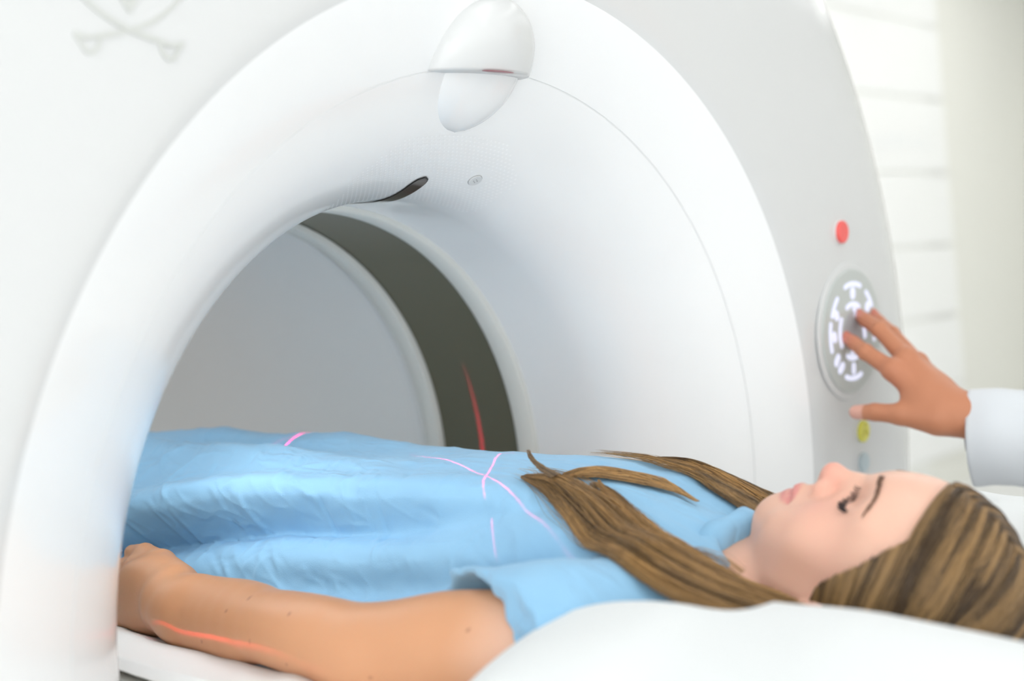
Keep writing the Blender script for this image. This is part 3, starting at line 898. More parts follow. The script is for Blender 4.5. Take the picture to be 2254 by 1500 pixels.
# hand resting on edge against the hip, palm towards the body, fingers down along the thigh
def hand_near():
    w = np.array(AW)
    BS.cap(w, (-1.090, -0.246, -0.010), 0.022, 0.024, 0.022)
    kn = [(-1.182, -0.212, 0.006), (-1.192, -0.218, -0.010), (-1.190, -0.224, -0.026), (-1.180, -0.228, -0.041)]
    for i, q in enumerate(kn):
        BS.cap((-1.085, -0.240, 0.004 - 0.0085 * i), q, 0.0185, 0.0115 if i else 0.013, 0.014)
    BS.ell((-1.130, -0.232, -0.012), (0.055, 0.018, 0.036), 0.012)
    for i, q in enumerate(kn):
        q = np.array(q); l = (0.040, 0.045, 0.042, 0.033)[i]
        a = q + np.array((-l, 0.004, -0.006)); b = a + np.array((-l * 0.58, 0.012, -0.010)); c = b + np.array((-l * 0.4, 0.012, -0.006))
        BS.cap(q, a, 0.0098, 0.0088, 0.005); BS.cap(a, b, 0.0088, 0.0078, 0.003); BS.cap(b, c, 0.0078, 0.0066, 0.003)
    # thumb leaves the upper side near the wrist and lies along the hand
    t0 = (-1.090, -0.232, 0.006); t1 = (-1.140, -0.212, 0.015); t2 = (-1.180, -0.203, 0.018); t3 = (-1.208, -0.199, 0.015)
    BS.cap(t0, t1, 0.0175, 0.0130, 0.014); BS.cap(t1, t2, 0.0125, 0.0105, 0.006); BS.cap(t2, t3, 0.0105, 0.0080, 0.003)
hand_near()
# far arm
BS.cap((-0.650, 0.200, 0.0), (-0.86, 0.245, -0.01), 0.044, 0.036, 0.02)
BS.cap((-0.86, 0.245, -0.01), (-1.06, 0.245, -0.015), 0.034, 0.022, 0.02)
BS.ell((-1.12, 0.235, -0.01), (0.05, 0.017, 0.036), 0.015)
for i in range(4):
    q = np.array((-1.155, 0.228, 0.018 - 0.016 * i)); BS.cap(q, q + np.array((-0.07, -0.006, -0.008)), 0.0098, 0.0072, 0.004)
BS.cap((-1.09, 0.225, 0.02), (-1.15, 0.21, 0.03), 0.014, 0.010, 0.008)
# neck
BS.cap((-0.65, 0, -0.01), (-0.535, 0, 0.012), 0.056, 0.050, 0.03)
BS.cap((-0.62, -0.10, 0.0), (-0.60, -0.02, 0.005), 0.045, 0.045, 0.035)
BS.cap((-0.62, 0.10, 0.0), (-0.60, 0.02, 0.005), 0.045, 0.045, 0.035)
# head
BS.ell((-0.471, 0, 0.036), (0.085, 0.0725, 0.0915), 0.01)
BS.ell((-0.530, 0, 0.048), (0.064, 0.0585, 0.0575), 0.02)
BS.ell((-0.482, 0, 0.058), (0.050, 0.063, 0.063), 0.012)                                          # forehead / temples
for sy in (-1, 1):
    BS.cap((-0.571, 0.012 * sy, 0.073), (-0.544, 0.041 * sy, 0.038), 0.018, 0.0175, 0.018)        # jaw body
    BS.cap((-0.544, 0.041 * sy, 0.038), (-0.515, 0.054 * sy, 0.022), 0.0175, 0.015, 0.018)        # jaw angle
    BS.ell((-0.530, 0.036 * sy, 0.073), (0.028, 0.027, 0.024), 0.018)                            # cheek
    BS.ell((-0.558, 0.025 * sy, 0.073), (0.021, 0.020, 0.020), 0.016)
BS.ell((-0.584, 0, 0.078), (0.0195, 0.021, 0.0205), 0.014)                                       # chin
BS.cap((-0.553, 0, 0.0885), (-0.571, 0, 0.0835), 0.0195, 0.0175, 0.012)                           # mouth mound
for sy in (-1, 1):
    BS.ell((-0.498, 0.031 * sy, 0.116), (0.0135, 0.017, 0.0115), 0.012, 'sub')                    # eye socket
BS.cap((-0.486, 0.010, 0.1095), (-0.486, -0.010, 0.1095), 0.0085, 0.0085, 0.014)                  # glabella
for sy in (-1, 1):
    BS.cap((-0.485, 0.014 * sy, 0.1085), (-0.480, 0.046 * sy, 0.094), 0.0095, 0.008, 0.012)       # brow ridge
    BS.ell((-0.4975, 0.0315 * sy, 0.0935), (0.0145, 0.0150, 0.0125), 0.004)                       # closed eye
BS.cap((-0.493, 0, 0.1085), (-0.512, 0, 0.1145), 0.0075, 0.0080, 0.010)                           # nose bridge
BS.cap((-0.512, 0, 0.1145), (-0.5315, 0, 0.1205), 0.0080, 0.0095, 0.006)
BS.ell((-0.5325, 0, 0.1205), (0.0098, 0.0098, 0.0103), 0.004)                                     # tip
for sy in (-1, 1):
    BS.ell((-0.5365, 0.0125 * sy, 0.1095), (0.0085, 0.0068, 0.0085), 0.005)                       # wings
    BS.ell((-0.5445, 0.0062 * sy, 0.1105), (0.0042, 0.0030, 0.0050), 0.002, 'sub')                # nostrils
BS.cap((-0.5405, 0, 0.117), (-0.5455, 0, 0.107), 0.0045, 0.0045, 0.005)                           # columella
BS.cap((-0.5455, 0.0, 0.1045), (-0.5600, 0.0, 0.1045), 0.0045, 0.005, 0.008)                      # philtrum
lipu = catmull([(-0.5600, -0.0235, 0.0925), (-0.5615, -0.013, 0.1005), (-0.5635, -0.0045, 0.1052), (-0.5628, 0, 0.1048), (-0.5635, 0.0045, 0.1052), (-0.5615, 0.013, 0.1005), (-0.5600, 0.0235, 0.0925)], 15)
lipl = catmull([(-0.5610, -0.0230, 0.0920), (-0.5690, -0.012, 0.0970), (-0.5725, 0, 0.1000), (-0.5690, 0.012, 0.0970), (-0.5610, 0.0230, 0.0920)], 13)
def ru(y): return 0.0016 + 0.0040 * max(0, 1 - (y / 0.025) ** 2)
for L_ in (lipu, lipl):
    for p, q in zip(L_[:-1], L_[1:]): BS.cap(p, q, ru(p[1]), ru(q[1]), 0.0025)
ml = catmull([(-0.5605, -0.0235, 0.0955), (-0.5655, -0.012, 0.1055), (-0.5680, 0, 0.1095), (-0.5655, 0.012, 0.1055), (-0.5605, 0.0235, 0.0955)], 13)
for p, q in zip(ml[:-1], ml[1:]): BS.cap(p, q, 0.0016, 0.0016, 0.002, 'sub')
for sy in (-1, 1):                                                                                # ears
    BS.ell((-0.503, 0.073 * sy, 0.022), (0.027, 0.006, 0.016), 0.004)
    BS.ell((-0.501, 0.079 * sy, 0.024), (0.017, 0.004, 0.009), 0.003, 'sub')
    BS.ell((-0.524, 0.071 * sy, 0.027), (0.008, 0.005, 0.007), 0.003)
P, quad, tri = BS.mesh()
P, quad, tri = drop_small(P, quad, tri)
P = lap_smooth(P, quad, tri, 2, 0.5)
nv = len(P)
skin = np.tile(np.array(srgb(232, 186, 160)[:3]), (nv, 1))
def blend(mask, col): 
    global skin
    skin = skin * (1 - mask[:, None]) + np.array(srgb(*col)[:3]) * mask[:, None]
X_, Y_, Z_ = P.T
arm = sstep(-0.66, -0.72, X_)
blend(arm * 0.85, (208, 150, 108))
blend(sstep(-0.80, -1.05, X_) * arm * 0.6, (186, 132, 92))
face = sstep(-0.615, -0.60, X_)
blend(face * 0.35, (240, 190, 172))
blend(face * sstep(-0.50, -0.44, X_) * 0.4, (238, 196, 176))
blend(np.exp(-(((X_ + 0.533) / 0.014) ** 2 + (Y_ / 0.014) ** 2)) * face * 0.55, (238, 150, 138))
blend(np.exp(-(((X_ + 0.528) / 0.02) ** 2 + ((np.abs(Y_) - 0.036) / 0.02) ** 2)) * face * 0.35, (240, 164, 148))
blend(np.exp(-(((X_ + 0.505) / 0.018) ** 2 + ((np.abs(Y_) - 0.05) / 0.03) ** 2)) * face * 0.25, (236, 178, 160))
dl = np.full(nv, 1.0)
sel = np.where((X_ > -0.59) & (X_ < -0.545) & (np.abs(Y_) < 0.04) & (Z_ > 0.08))[0]
for L_ in (lipu, lipl):
    for q in catmull(L_, 40):
        d_ = np.linalg.norm(P[sel] - q, axis=1) - (ru(q[1]) + 0.0008)
        dl[sel] = np.minimum(dl[sel], d_)
blend((1 - sstep(-0.0002, 0.0012, dl)) * 0.85, (216, 138, 134))
# moles and freckles on the arm
mr = np.random.RandomState(5)
for (mx_, mz_) in [(-0.873, 0.022), (-0.915, -0.006), (-0.872, -0.018), (-0.955, 0.012), (-0.78, -0.014), (-0.74, -0.02), (-0.70, 0.03), (-0.99, -0.02), (-0.935, 0.024)]:
    d_ = np.hypot(X_ - mx_, Z_ - mz_)
    blend((1 - sstep(0.0006, 0.0018, d_)) * (Y_ < -0.2) * 0.7, (120, 74, 52))
pat = empty('person', (-0.9, 0, -0.08))
tag(pat, 'young woman in pale blue gown lying on her back with closed eyes, head on pillow', 'person')
def PC(o): return child(o, pat)
body = npmesh('body', P, quad, tri, M_SKIN); PC(body); set_tint(body, skin)
BODYP = P

# eyebrows and lashes of short dark hairs
def hairs(name, curves, radius, tones, m, tip=0.2, npts=None):
    hc = bpy.data.hair_curves.new(name)
    n = len(curves); k = curves.shape[1]
    hc.add_curves([k] * n)
    hc.position_data.foreach_set('vector', curves.astype(np.float32).ravel())
    ra = hc.attributes.new('radius', 'FLOAT', 'POINT')
    prof = np.interp(np.linspace(0, 1, k), [0, 0.75, 1], [1, 1, tip])
    ra.data.foreach_set('value', (radius * np.tile(prof, n)).astype(np.float32))
    ta = hc.attributes.new('tone', 'FLOAT', 'CURVE')
    ta.data.foreach_set('value', tones.astype(np.float32))
    hc.materials.append(m)
    o = bpy.data.objects.new(name, hc); C.objects.link(o)
    hc.update_tag()
    return o
def surf_z(x, y):
    """top surface height of the patient's skin near (x, y)"""
    i = np.where((np.abs(BODYP[:, 0] - x) < 0.0025) & (np.abs(BODYP[:, 1] - y) < 0.0025))[0]
    return BODYP[i, 2].max() if len(i) else 0.1
M_LASHH = hair_material('dark_lash_hair', srgb(30, 22, 26), srgb(48, 34, 36))
M_BROWH = hair_material('brown_brow_hair', srgb(92, 62, 46), srgb(132, 96, 72))
rs = np.random.RandomState(11)
for sy in (-1, 1):
    cv = []
    mg = catmull([(-0.4985, 0.0195 * sy, 0), (-0.5025, 0.0255 * sy, 0), (-0.5040, 0.033 * sy, 0), (-0.5015, 0.041 * sy, 0), (-0.4960, 0.0480 * sy, 0)], 95)
    for i, q in enumerate(mg):
        z0 = surf_z(q[0], q[1]) - 0.0005
        ln = 0.0060 * (0.75 + 0.5 * rs.rand())
        dv = np.array([-0.85, 0.12 * sy + 0.4 * (i / 90 - 0.5) * sy, 0.30]) + rs.randn(3) * 0.15; dv /= np.linalg.norm(dv)
        p0 = np.array([q[0], q[1], z0]); p2 = p0 + dv * ln; p1 = (p0 + p2) / 2 + np.array([-0.0008, 0, -0.0010])
        cv.append(catmull([p0, p1, p2], 5))
    o = hairs('eyelashes', np.array(cv), 0.00022, rs.rand(len(cv)), M_LASHH); PC(o)
    cv = []
    bl = catmull([(-0.484, 0.013 * sy, 0), (-0.4800, 0.026 * sy, 0), (-0.4765, 0.039 * sy, 0), (-0.4790, 0.052 * sy, 0)], 130)
    for i, q in enumerate(bl):
        f = i / 130; wd = 0.0030 * (1 - 0.7 * f)
        for r_ in range(2):
            x = q[0] + rs.uniform(-wd, wd) * 0.8; y = q[1] + rs.uniform(-0.001, 0.001)
            z0 = surf_z(x, y) - 0.0002
            x2, y2 = x + 0.0012 * (1 - 2 * f) , y + 0.0048 * sy
            z2 = surf_z(x2, y2) + (0.0001 if sy < 0 else -0.0002)
            cv.append(catmull([(x, y, z0), ((x + x2) / 2, (y + y2) / 2, max((z0 + z2) / 2, surf_z((x + x2) / 2, (y + y2) / 2)) + (0.0004 if sy < 0 else 0.0)), (x2, y2, z2)], 4))
    o = hairs('eyebrow', np.array(cv), 0.00017, rs.rand(len(cv)), M_BROWH); PC(o)

# ------------------------------------------------------------------ gown
GS_ = Sculpt((-1.66, -0.34, -0.10), (-0.565, 0.30, 0.145), 0.0022)
GS_.op(polar_body(0.0, fold=1.0, x0=-1.62, x1=-0.590), (-1.62, -0.26, -0.09), (-0.59, 0.26, 0.13), 0.0)
# sleeves
for sy in (-1, 1):
    dz_ = 0.0 if sy < 0 else -0.028; dr_ = 0.0 if sy < 0 else -0.006
    GS_.cap((-0.632, 0.150 * sy, 0.016 + dz_), (-0.655, 0.215 * sy, 0.014 + dz_), 0.056 + dr_, 0.058 + dr_, 0.035)
    GS_.cap((-0.655, 0.215 * sy, 0.014 + dz_), (-0.74, 0.243 * sy, 0.016 + dz_), 0.056 + dr_, 0.054 + dr_, 0.03)
# roll of cloth resting on the arm
rl_ = catmull([(-0.73, -0.215, 0.050), (-0.80, -0.212, 0.038), (-0.87, -0.206, 0.026), (-0.94, -0.197, 0.014), (-1.0, -0.185, 0.0)], 9)
for i, (p, q) in enumerate(zip(rl_[:-1], rl_[1:])): GS_.cap(p, q, 0.013 - 0.0006 * i, 0.013 - 0.0006 * (i + 1), 0.012)
# cut the sleeve opening: outside of a slanting vertical plane, in front of the shoulder
def cutfn(sy):
    def f(x, y, z):
        ys_ = -y * sy * -1 if sy > 0 else y
        yv = y if sy < 0 else -y
        rag = 0.004 * vnoise(x * 45 + 3, z * 45, x * 0 + y * 0) + 0.0022 * vnoise(x * 110, z * 110 + 9, 0 * x + 0 * y)
        pl = ((x + 0.77) * (-0.42) + (yv + 0.202) * (-0.907)) + rag        # >0 outside
        xb = -0.632 + 0.10 * (0.05 - z) * 0 - x + rag
        return -np.minimum(pl, xb)
    return f
for sy in (-1, 1):
    lo = (-1.62, -0.34, -0.1) if sy < 0 else (-1.62, 0.19, -0.1); hi = (-0.62, -0.19, 0.12) if sy < 0 else (-0.62, 0.3, 0.12)
    GS_.op(cutfn(sy), lo, hi, 0.002, 'sub')
# room for the arms and the neck
for sy in (-1, 1):
    GS_.cap(np.array(AS) * (1, -sy, 1) + np.array((0.0, 0, 0)), np.array((-0.74, -0.236, 0.014)) * (1, -sy, 1), 0.0475, 0.0475, 0.002, 'sub')
    GS_.cap(np.array((-0.74, -0.236, 0.014)) * (1, -sy, 1), np.array(AE) * (1, -sy, 1), 0.0475, 0.037, 0.002, 'sub')
    GS_.cap(np.array(AE) * (1, -sy, 1), np.array(AW) * (1, -sy, 1), 0.036, 0.030, 0.002, 'sub')
GS_.cap((-0.53, 0, 0.045), (-0.590, -0.008, 0.050), 0.056, 0.044, 0.004, 'sub')
P, quad, tri = GS_.mesh()
P, quad, tri = drop_small(P, quad, tri)
P = lap_smooth(P, quad, tri, 3, 0.5)
nrm = vnormals(P, quad, tri)
ctr = P - np.array([0, 0, -0.05]) 
if ((nrm * ctr * np.array([0, 1, 1])).sum(1)).mean() < 0: nrm = -nrm
X_, Y_, Z_ = P.T
th_ = np.degrees(np.arctan2(Z_ - GZ, -Y_))
w1 = vnoise(X_ * 9 + 2, th_ / 13.0, X_ * 0 + 1.5); w2 = vnoise(X_ * 22 + th_ / 9.0, th_ / 7.0 - X_ * 9, X_ * 0)
rg = 1 - np.abs(vnoise(X_ * 42 + th_ / 4.0, th_ / 6.5 - X_ * 18, X_ * 0 + 4)); rg2 = 1 - np.abs(vnoise(X_ * 70 - th_ / 3.2, th_ / 4.5 + X_ * 30, X_ * 0 + 8))
region = sstep(-0.85, -1.0, X_)
w3 = vnoise(X_ * 60 + Y_ * 38, Y_ * 30 - X_ * 20, Z_ * 60); w4 = 1 - np.abs(vnoise(X_ * 30 + Z_ * 42, Y_ * 34 + X_ * 12, Z_ * 26 + 5))
disp = 0.0024 * w1 + 0.0016 * w2 + 0.0007 * w3 + 0.0010 * w4 ** 7 * (0.4 + 0.6 * region)
# short pressed creases, as in starched cotton
cr_ = np.random.RandomState(17)
arc_ = np.radians(th_) * 0.165
for q in range(230):
    left = cr_.rand() < 0.75
    cx = cr_.uniform(-1.36, -0.92) if left else cr_.uniform(-0.92, -0.68)
    cs = np.radians(cr_.uniform(12, 78)) * 0.165
    an = cr_.normal(-0.95, 0.45) if cr_.rand() < 0.7 else cr_.uniform(-1.5, 1.5)
    ln = cr_.uniform(0.008, 0.024); hh = cr_.uniform(0.0006, 0.0018) * (1 if left else 0.55) * (1 if cr_.rand() < 0.7 else -1)
    m_ = (np.abs(X_ - cx) < ln * 2.2) & (np.abs(arc_ - cs) < ln * 2.2) & (Z_ > -0.05)
    dx_ = X_[m_] - cx; ds_ = arc_[m_] - cs
    a1 = dx_ * math.cos(an) + ds_ * math.sin(an); a2 = -dx_ * math.sin(an) + ds_ * math.cos(an) + 0.15 * a1 * a1 / ln
    disp[m_] += hh * np.exp(-(a1 / ln) ** 2 * 1.4 - (a2 / 0.0030) ** 2)
top_ = sstep(-0.065, -0.04, Z_)
P = P + nrm * (disp * top_)[:, None]
gown = npmesh('hospital_gown', P, quad, tri, M_GOWN); PC(gown)
GP = P
# folded collar edge by the chin
cl = catmull([(-0.626, -0.074, 0.036), (-0.628, -0.060, 0.050), (-0.629, -0.045, 0.068), (-0.622, -0.026, 0.077), (-0.617, -0.002, 0.079), (-0.619, 0.02, 0.075), (-0.634, 0.05, 0.056)], 60)
V, F = [], []
for i, q in enumerate(cl):
    f = i / 59
    wob = 0.002 * math.sin(f * 21) 
    out = np.array([-0.012, 0.0, -0.010]); inn = np.array([0.012 + wob, 0.004, -0.002])
    sec = [q + out * 1.6, q + out * 0.7 + (0, 0, 0.003), q + (0, 0, 0.005 + wob), q + inn * 0.7 + (0, 0, 0.002), q + inn + (0, 0, -0.003), q + inn * 0.9 + (0, 0, -0.014), q + inn * 0.5 + (0.004, 0, -0.026)]
    V += [tuple(s_) for s_ in sec]
for i in range(59):
    for j in range(6):
        a = i * 7 + j; F.append((a, a + 7, a + 8, a + 1))
o = meshobj('collar', V, F, M_GOWN); sm = o.modifiers.new('t', 'SOLIDIFY'); sm.thickness = 0.0016; sm.offset = 0
o.parent = gown

# ------------------------------------------------------------------ hair
rs = np.random.RandomState(21)
# cap under the strands
cap_bm = bmesh.new()
bmesh.ops.create_uvsphere(cap_bm, u_segments=64, v_segments=40, radius=1.0)
HC = np.array([-0.469, 0.0, 0.030]); HR = np.array([0.092, 0.080, 0.0970])
for v in cap_bm.verts: v.co = Vector(HC + np.array(v.co) * HR * 0.97)
def face_side(p):
    # True where the face is free of hair: in front of the hairline
    x, y, z = p
    ay = abs(y)
    hl = np.interp(ay, [0, 0.03, 0.05, 0.062, 0.068, 0.075, 0.085], [-0.436, -0.434, -0.432, -0.446, -0.466, -0.505, -0.53])
    return x < hl and z > np.interp(x, [-0.55, -0.51, -0.475, -0.455, -0.44], [0.024, 0.044, 0.062, 0.078, 0.075])
dels = [v for v in cap_bm.verts if face_side(v.co) or v.co.x < -0.545]
bmesh.ops.delete(cap_bm, geom=dels, context='VERTS')
hair = bmobj('hair', cap_bm, M_SCALP, smooth=True); PC(hair)

def ell_project(P, s=1.0):
    d = (P - HC) / HR; n = np.linalg.norm(d, axis=-1, keepdims=True)
    return HC + d / n * HR * s
K = 20
def slerp(a, b, f):
    a = a / np.linalg.norm(a); b = b / np.linalg.norm(b); w = math.acos(max(-1, min(1, float(a @ b))))
    f = f[:, None]
    return (np.sin((1 - f) * w) * a + np.sin(f * w) * b) / math.sin(w)
TEMPLE = np.array([(0.40, 0.68, 0.66), (0.20, 0.84, 0.56), (0.0, 0.92, 0.42), (-0.25, 0.94, 0.30), (-0.44, 0.92, 0.20), (-0.54, 0.90, 0.05)])
def head_strands(side, n):
    cv = np.zeros((n, K, 3)); tone = np.zeros(n)
    f = np.linspace(0, 1, K)
    for i in range(n):
        if rs.rand() < 0.76:
            a = rs.rand() ** 0.95
            ang = math.radians(69 - 112 * a)          # along the centre parting from the hairline over the crown to the back
            p0 = np.array([math.cos(ang), 0.02 * side + rs.randn() * 0.03, math.sin(ang)])
            e = np.array([np.interp(a, [0, .3, .6, 1], [-0.02, 0.16, 0.30, 0.25]) + rs.randn() * 0.03, side * 0.95, -0.42 + rs.randn() * 0.06])
            d = slerp(p0, e, f); d[:, 0] -= 0.10 * np.clip(f - 0.55, 0, 1) ** 1.5
            cid = int(a * 60); hgt = 1.0
        else:
            q = rs.rand(); a = q
            r_ = np.array([np.interp(q * 5, range(6), TEMPLE[:, k2]) for k2 in range(3)]) * (1, side, 1)
            e = np.array([-0.60 + 0.25 * (1 - q), side * 0.75, -0.62])
            d = slerp(r_ + rs.randn(3) * 0.012, e, f); d[:, 0] += 0.10 * np.sin(f * PI) * (1 - q); cid = 100 + int(q * 22); hgt = 0.99
        cr = np.random.RandomState(cid * 7 + (3 if side > 0 else 0))
        d /= np.linalg.norm(d, axis=1, keepdims=True)
        lift = hgt + 0.018 * cr.rand() + rs.rand() * 0.022
        c = HC + d * HR * lift
        c[:, 0] += 0.0028 * np.sin(f * 4 + cr.rand() * 6) * f + 0.0012 * np.sin(f * 11 + rs.rand() * 6) * f; c[:, 1] += side * 0.0025 * cr.rand() * np.sin(f * PI)
        cv[i] = c; tone[i] = np.clip(0.75 * cr.rand() + 0.40 * rs.rand() - 0.10, 0, 1)
    return cv, tone
cvs, tns = [], []
for sd, n in ((-1, 9000), (1, 5000)):
    c, t = head_strands(sd, n); cvs.append(c); tns.append(t)
o = hairs('head_strands', np.concatenate(cvs), 0.00024, np.concatenate(tns), M_HAIR); o.parent = hair; tag(o, kind='stuff')

# gown top surface for laying locks on the chest
gi = {}
cell = 0.006
for k_, p in enumerate(GP):
    if p[0] > -0.9 and p[2] > -0.02:
        key = (int(p[0] / cell), int(p[1] / cell))
        if key not in gi or gi[key] < p[2]: gi[key] = p[2]
def gown_top(x, y, default=-0.1):
    k_ = (int(x / cell), int(y / cell))
    m_ = default
    for dx in (-1, 0, 1):
        for dy in (-1, 0, 1):
            m_ = max(m_, gi.get((k_[0] + dx, k_[1] + dy), default))
    return m_
def lock(name, guide, widths, n, seed, m=M_HAIR2, thick=0.006, kk=30, wav=0.004, fray=0.35, rad=0.00022, rest=True, clumps=14, parent=None, lift=0.0015):
    r = np.random.RandomState(seed)
    G = catmull(guide, kk); T = np.gradient(G, axis=0); T /= np.linalg.norm(T, axis=1, keepdims=True)
    up = np.array([0, -0.25, 1.0]); Sd = np.cross(T, up); Sd /= np.linalg.norm(Sd, axis=1, keepdims=True)
    f = np.linspace(0, 1, kk); Wd = np.interp(f, np.linspace(0, 1, len(widths)), widths)
    cph = r.rand(clumps) * 6.28; cu = np.linspace(-1, 1, clumps) + r.randn(clumps) * 0.04; ctone = r.rand(clumps); ch = r.rand(clumps)
    cv = np.zeros((n, kk, 3)); tone = np.zeros(n)
    for i in range(n):
        c = r.randint(clumps)
        u = cu[c] + r.randn() * 0.085; hgt = abs(r.randn()) * 0.5
        umix = u * (1 - 0.0 * f)
        endf = 1 - fray * r.rand() ** 2
        ff = f * endf
        g = np.stack([np.interp(ff, f, G[:, k2]) for k2 in range(3)], 1); sdv = np.stack([np.interp(ff, f, Sd[:, k2]) for k2 in range(3)], 1)
        wd = np.interp(ff, f, Wd)
        wavev = wav * np.sin(ff * 9 + cph[c]) * ff + 0.0009 * np.sin(ff * 25 + r.rand() * 6)
        q = g + sdv * (umix * wd + wavev)[:, None]
        h = (thick * (1 - np.clip(np.abs(u), 0, 1) ** 2) * (0.3 + 0.7 * ch[c]) + thick * 0.45 * hgt * r.rand()) * np.clip(wd / 0.009, 0.03, 1.0)
        if rest:
            for j in range(kk):
                if q[j, 0] < -0.575:
                    zt = gown_top(q[j, 0], q[j, 1])
                    if zt > -0.05: 
                        b_ = min(1, (-0.575 - q[j, 0]) / 0.04)
                        q[j, 2] = q[j, 2] * (1 - b_) + max(zt + lift, q[j, 2] - 0.05) * b_
        q[:, 2] += h
        # smooth the resting height
        z_ = q[:, 2].copy()
        for _ in range(2): z_[1:-1] = (z_[:-2] + z_[1:-1] * 2 + z_[2:]) / 4
        q[:, 2] = z_
        cv[i] = q; tone[i] = np.clip(0.6 * ctone[c] + 0.5 * r.rand() - 0.05, 0, 1)
    o = hairs(name, cv, rad, tone, m); o.parent = hair; tag(o, kind='stuff')
    return o
# near lock: from behind the ear, over the near shoulder, up onto the chest
lock('hair_lock', [(-0.485, -0.082, 0.010), (-0.520, -0.105, 0.030), (-0.560, -0.132, 0.050), (-0.600, -0.142, 0.072), (-0.640, -0.128, 0.092), (-0.690, -0.105, 0.108), (-0.740, -0.085, 0.113), (-0.775, -0.075, 0.113), (-0.800, -0.066, 0.113)],
     [0.020, 0.024, 0.028, 0.028, 0.025, 0.021, 0.014, 0.006, 0.001], 6200, 31, thick=0.010, wav=0.004, fray=0.30, clumps=20)
lock('hair_lock', [(-0.490, -0.070, 0.012), (-0.530, -0.080, 0.026), (-0.575, -0.098, 0.040), (-0.615, -0.105, 0.062), (-0.650, -0.098, 0.084), (-0.685, -0.080, 0.100), (-0.715, -0.062, 0.110), (-0.735, -0.05, 0.112)],
     [0.020, 0.022, 0.022, 0.018, 0.014, 0.008, 0.004, 0.001], 2600, 32, thick=0.007, wav=0.004, fray=0.4, clumps=14)
# upper wisp across the middle of the chest
lock('hair_lock', [(-0.655, -0.010, 0.080), (-0.680, -0.006, 0.094), (-0.705, -0.012, 0.104), (-0.735, -0.026, 0.110), (-0.755, -0.040, 0.112), (-0.765, -0.055, 0.113)],
     [0.0008, 0.004, 0.009, 0.011, 0.008, 0.004], 1000, 33, thick=0.0045, wav=0.002, fray=0.1, clumps=8)
# far locks over the far shoulder
lock('hair_lock', [(-0.520, 0.060, 0.010), (-0.560, 0.066, 0.036), (-0.600, 0.068, 0.062), (-0.645, 0.068, 0.082), (-0.690, 0.070, 0.098), (-0.730, 0.074, 0.106), (-0.765, 0.080, 0.109)],
     [0.022, 0.032, 0.032, 0.023, 0.013, 0.005, 0.0006], 4200, 34, thick=0.006, wav=0.004, fray=0.5, rad=0.0002, clumps=22)
lock('hair_lock', [(-0.545, 0.045, 0.018), (-0.590, 0.042, 0.048), (-0.630, 0.040, 0.066), (-0.665, 0.042, 0.084), (-0.700, 0.050, 0.097), (-0.735, 0.056, 0.106)],
     [0.020, 0.022, 0.018, 0.011, 0.004, 0.0006], 2400, 37, thick=0.004, wav=0.003, fray=0.5, rad=0.0002, clumps=16, m=M_HAIR)
lock('hair_lock', [(-0.560, 0.035, 0.030), (-0.610, 0.040, 0.056), (-0.660, 0.048, 0.080), (-0.710, 0.050, 0.100), (-0.760, 0.050, 0.109), (-0.81, 0.06, 0.112)],
     [0.012, 0.020, 0.018, 0.014, 0.012, 0.010], 200, 35, thick=0.004, wav=0.006, fray=0.6, rad=0.00013, clumps=40)
# pointed tuft at the end of the near lock, and a few strays
lock('hair_lock', [(-0.750, -0.085, 0.115), (-0.770, -0.079, 0.119), (-0.785, -0.073, 0.125), (-0.795, -0.068, 0.132)],
     [0.004, 0.0025, 0.0012, 0.0003], 90, 36, thick=0.001, wav=0.0008, fray=0.4, rest=False, clumps=5, m=M_HAIR)
lock('hair_lock', [(-0.560, -0.128, 0.052), (-0.620, -0.130, 0.088), (-0.690, -0.100, 0.110), (-0.760, -0.070, 0.114), (-0.815, -0.05, 0.114)],
     [0.030, 0.036, 0.034, 0.024, 0.012], 130, 38, thick=0.003, wav=0.007, fray=0.5, rad=0.00013, clumps=40)

# ------------------------------------------------------------------ operator
OSH = np.array((0.0105, -0.021, 0.0018))
OS = Sculpt((-0.88, 0.54, -0.02), (-0.60, 0.80, 0.24), 0.0013)
J = dict(
 i=[(-0.7696, 0.6209, 0.1350), (-0.8097, 0.6288, 0.1558), (-0.832, 0.641, 0.166), (-0.8480, 0.6497, 0.1734)],
 m=[(-0.7612, 0.6424, 0.1474), (-0.8060, 0.6608, 0.1822), (-0.832, 0.676, 0.192), (-0.8495, 0.6902, 0.1989)],
 r=[(-0.7594, 0.6692, 0.1392), (-0.8069, 0.6984, 0.1734), (-0.832, 0.715, 0.187), (-0.8490, 0.7303, 0.1973)],
 l=[(-0.7577, 0.6950, 0.1222), (-0.7957, 0.7185, 0.1499), (-0.812, 0.735, 0.160), (-0.8240, 0.7490, 0.1690)])
RAD = dict(i=(0.0115, 0.0098, 0.0088, 0.0072), m=(0.0118, 0.0100, 0.0090, 0.0074), r=(0.0112, 0.0095, 0.0085, 0.0070), l=(0.0102, 0.0085, 0.0075, 0.0062))
WR = np.array((-0.6855, 0.6240, 0.0870))
OS.ell((-0.730, 0.642, 0.103), (0.030, 0.030, 0.026), 0.01)
for kf in 'imrl':
    j = [np.array(q) for q in J[kf]]; rr = RAD[kf]
    OS.cap(WR + (j[0] - np.array(J['m'][0])) * 0.35 + np.array((-0.012, 0, 0.002)), j[0], 0.0175, rr[0] + 0.002, 0.016)
for kf in 'imrl':
    j = [np.array(q) for q in J[kf]]; rr = RAD[kf]
    for a_ in range(3): OS.cap(j[a_], j[a_ + 1], rr[a_], rr[a_ + 1], 0.005 if a_ == 0 else 0.0025)
    OS.ell(j[0] + np.array((0, -0.002, 0.002)), (0.0125,) * 3, 0.006)
    OS.ell(j[1], (rr[1] + 0.0006,) * 3, 0.003)
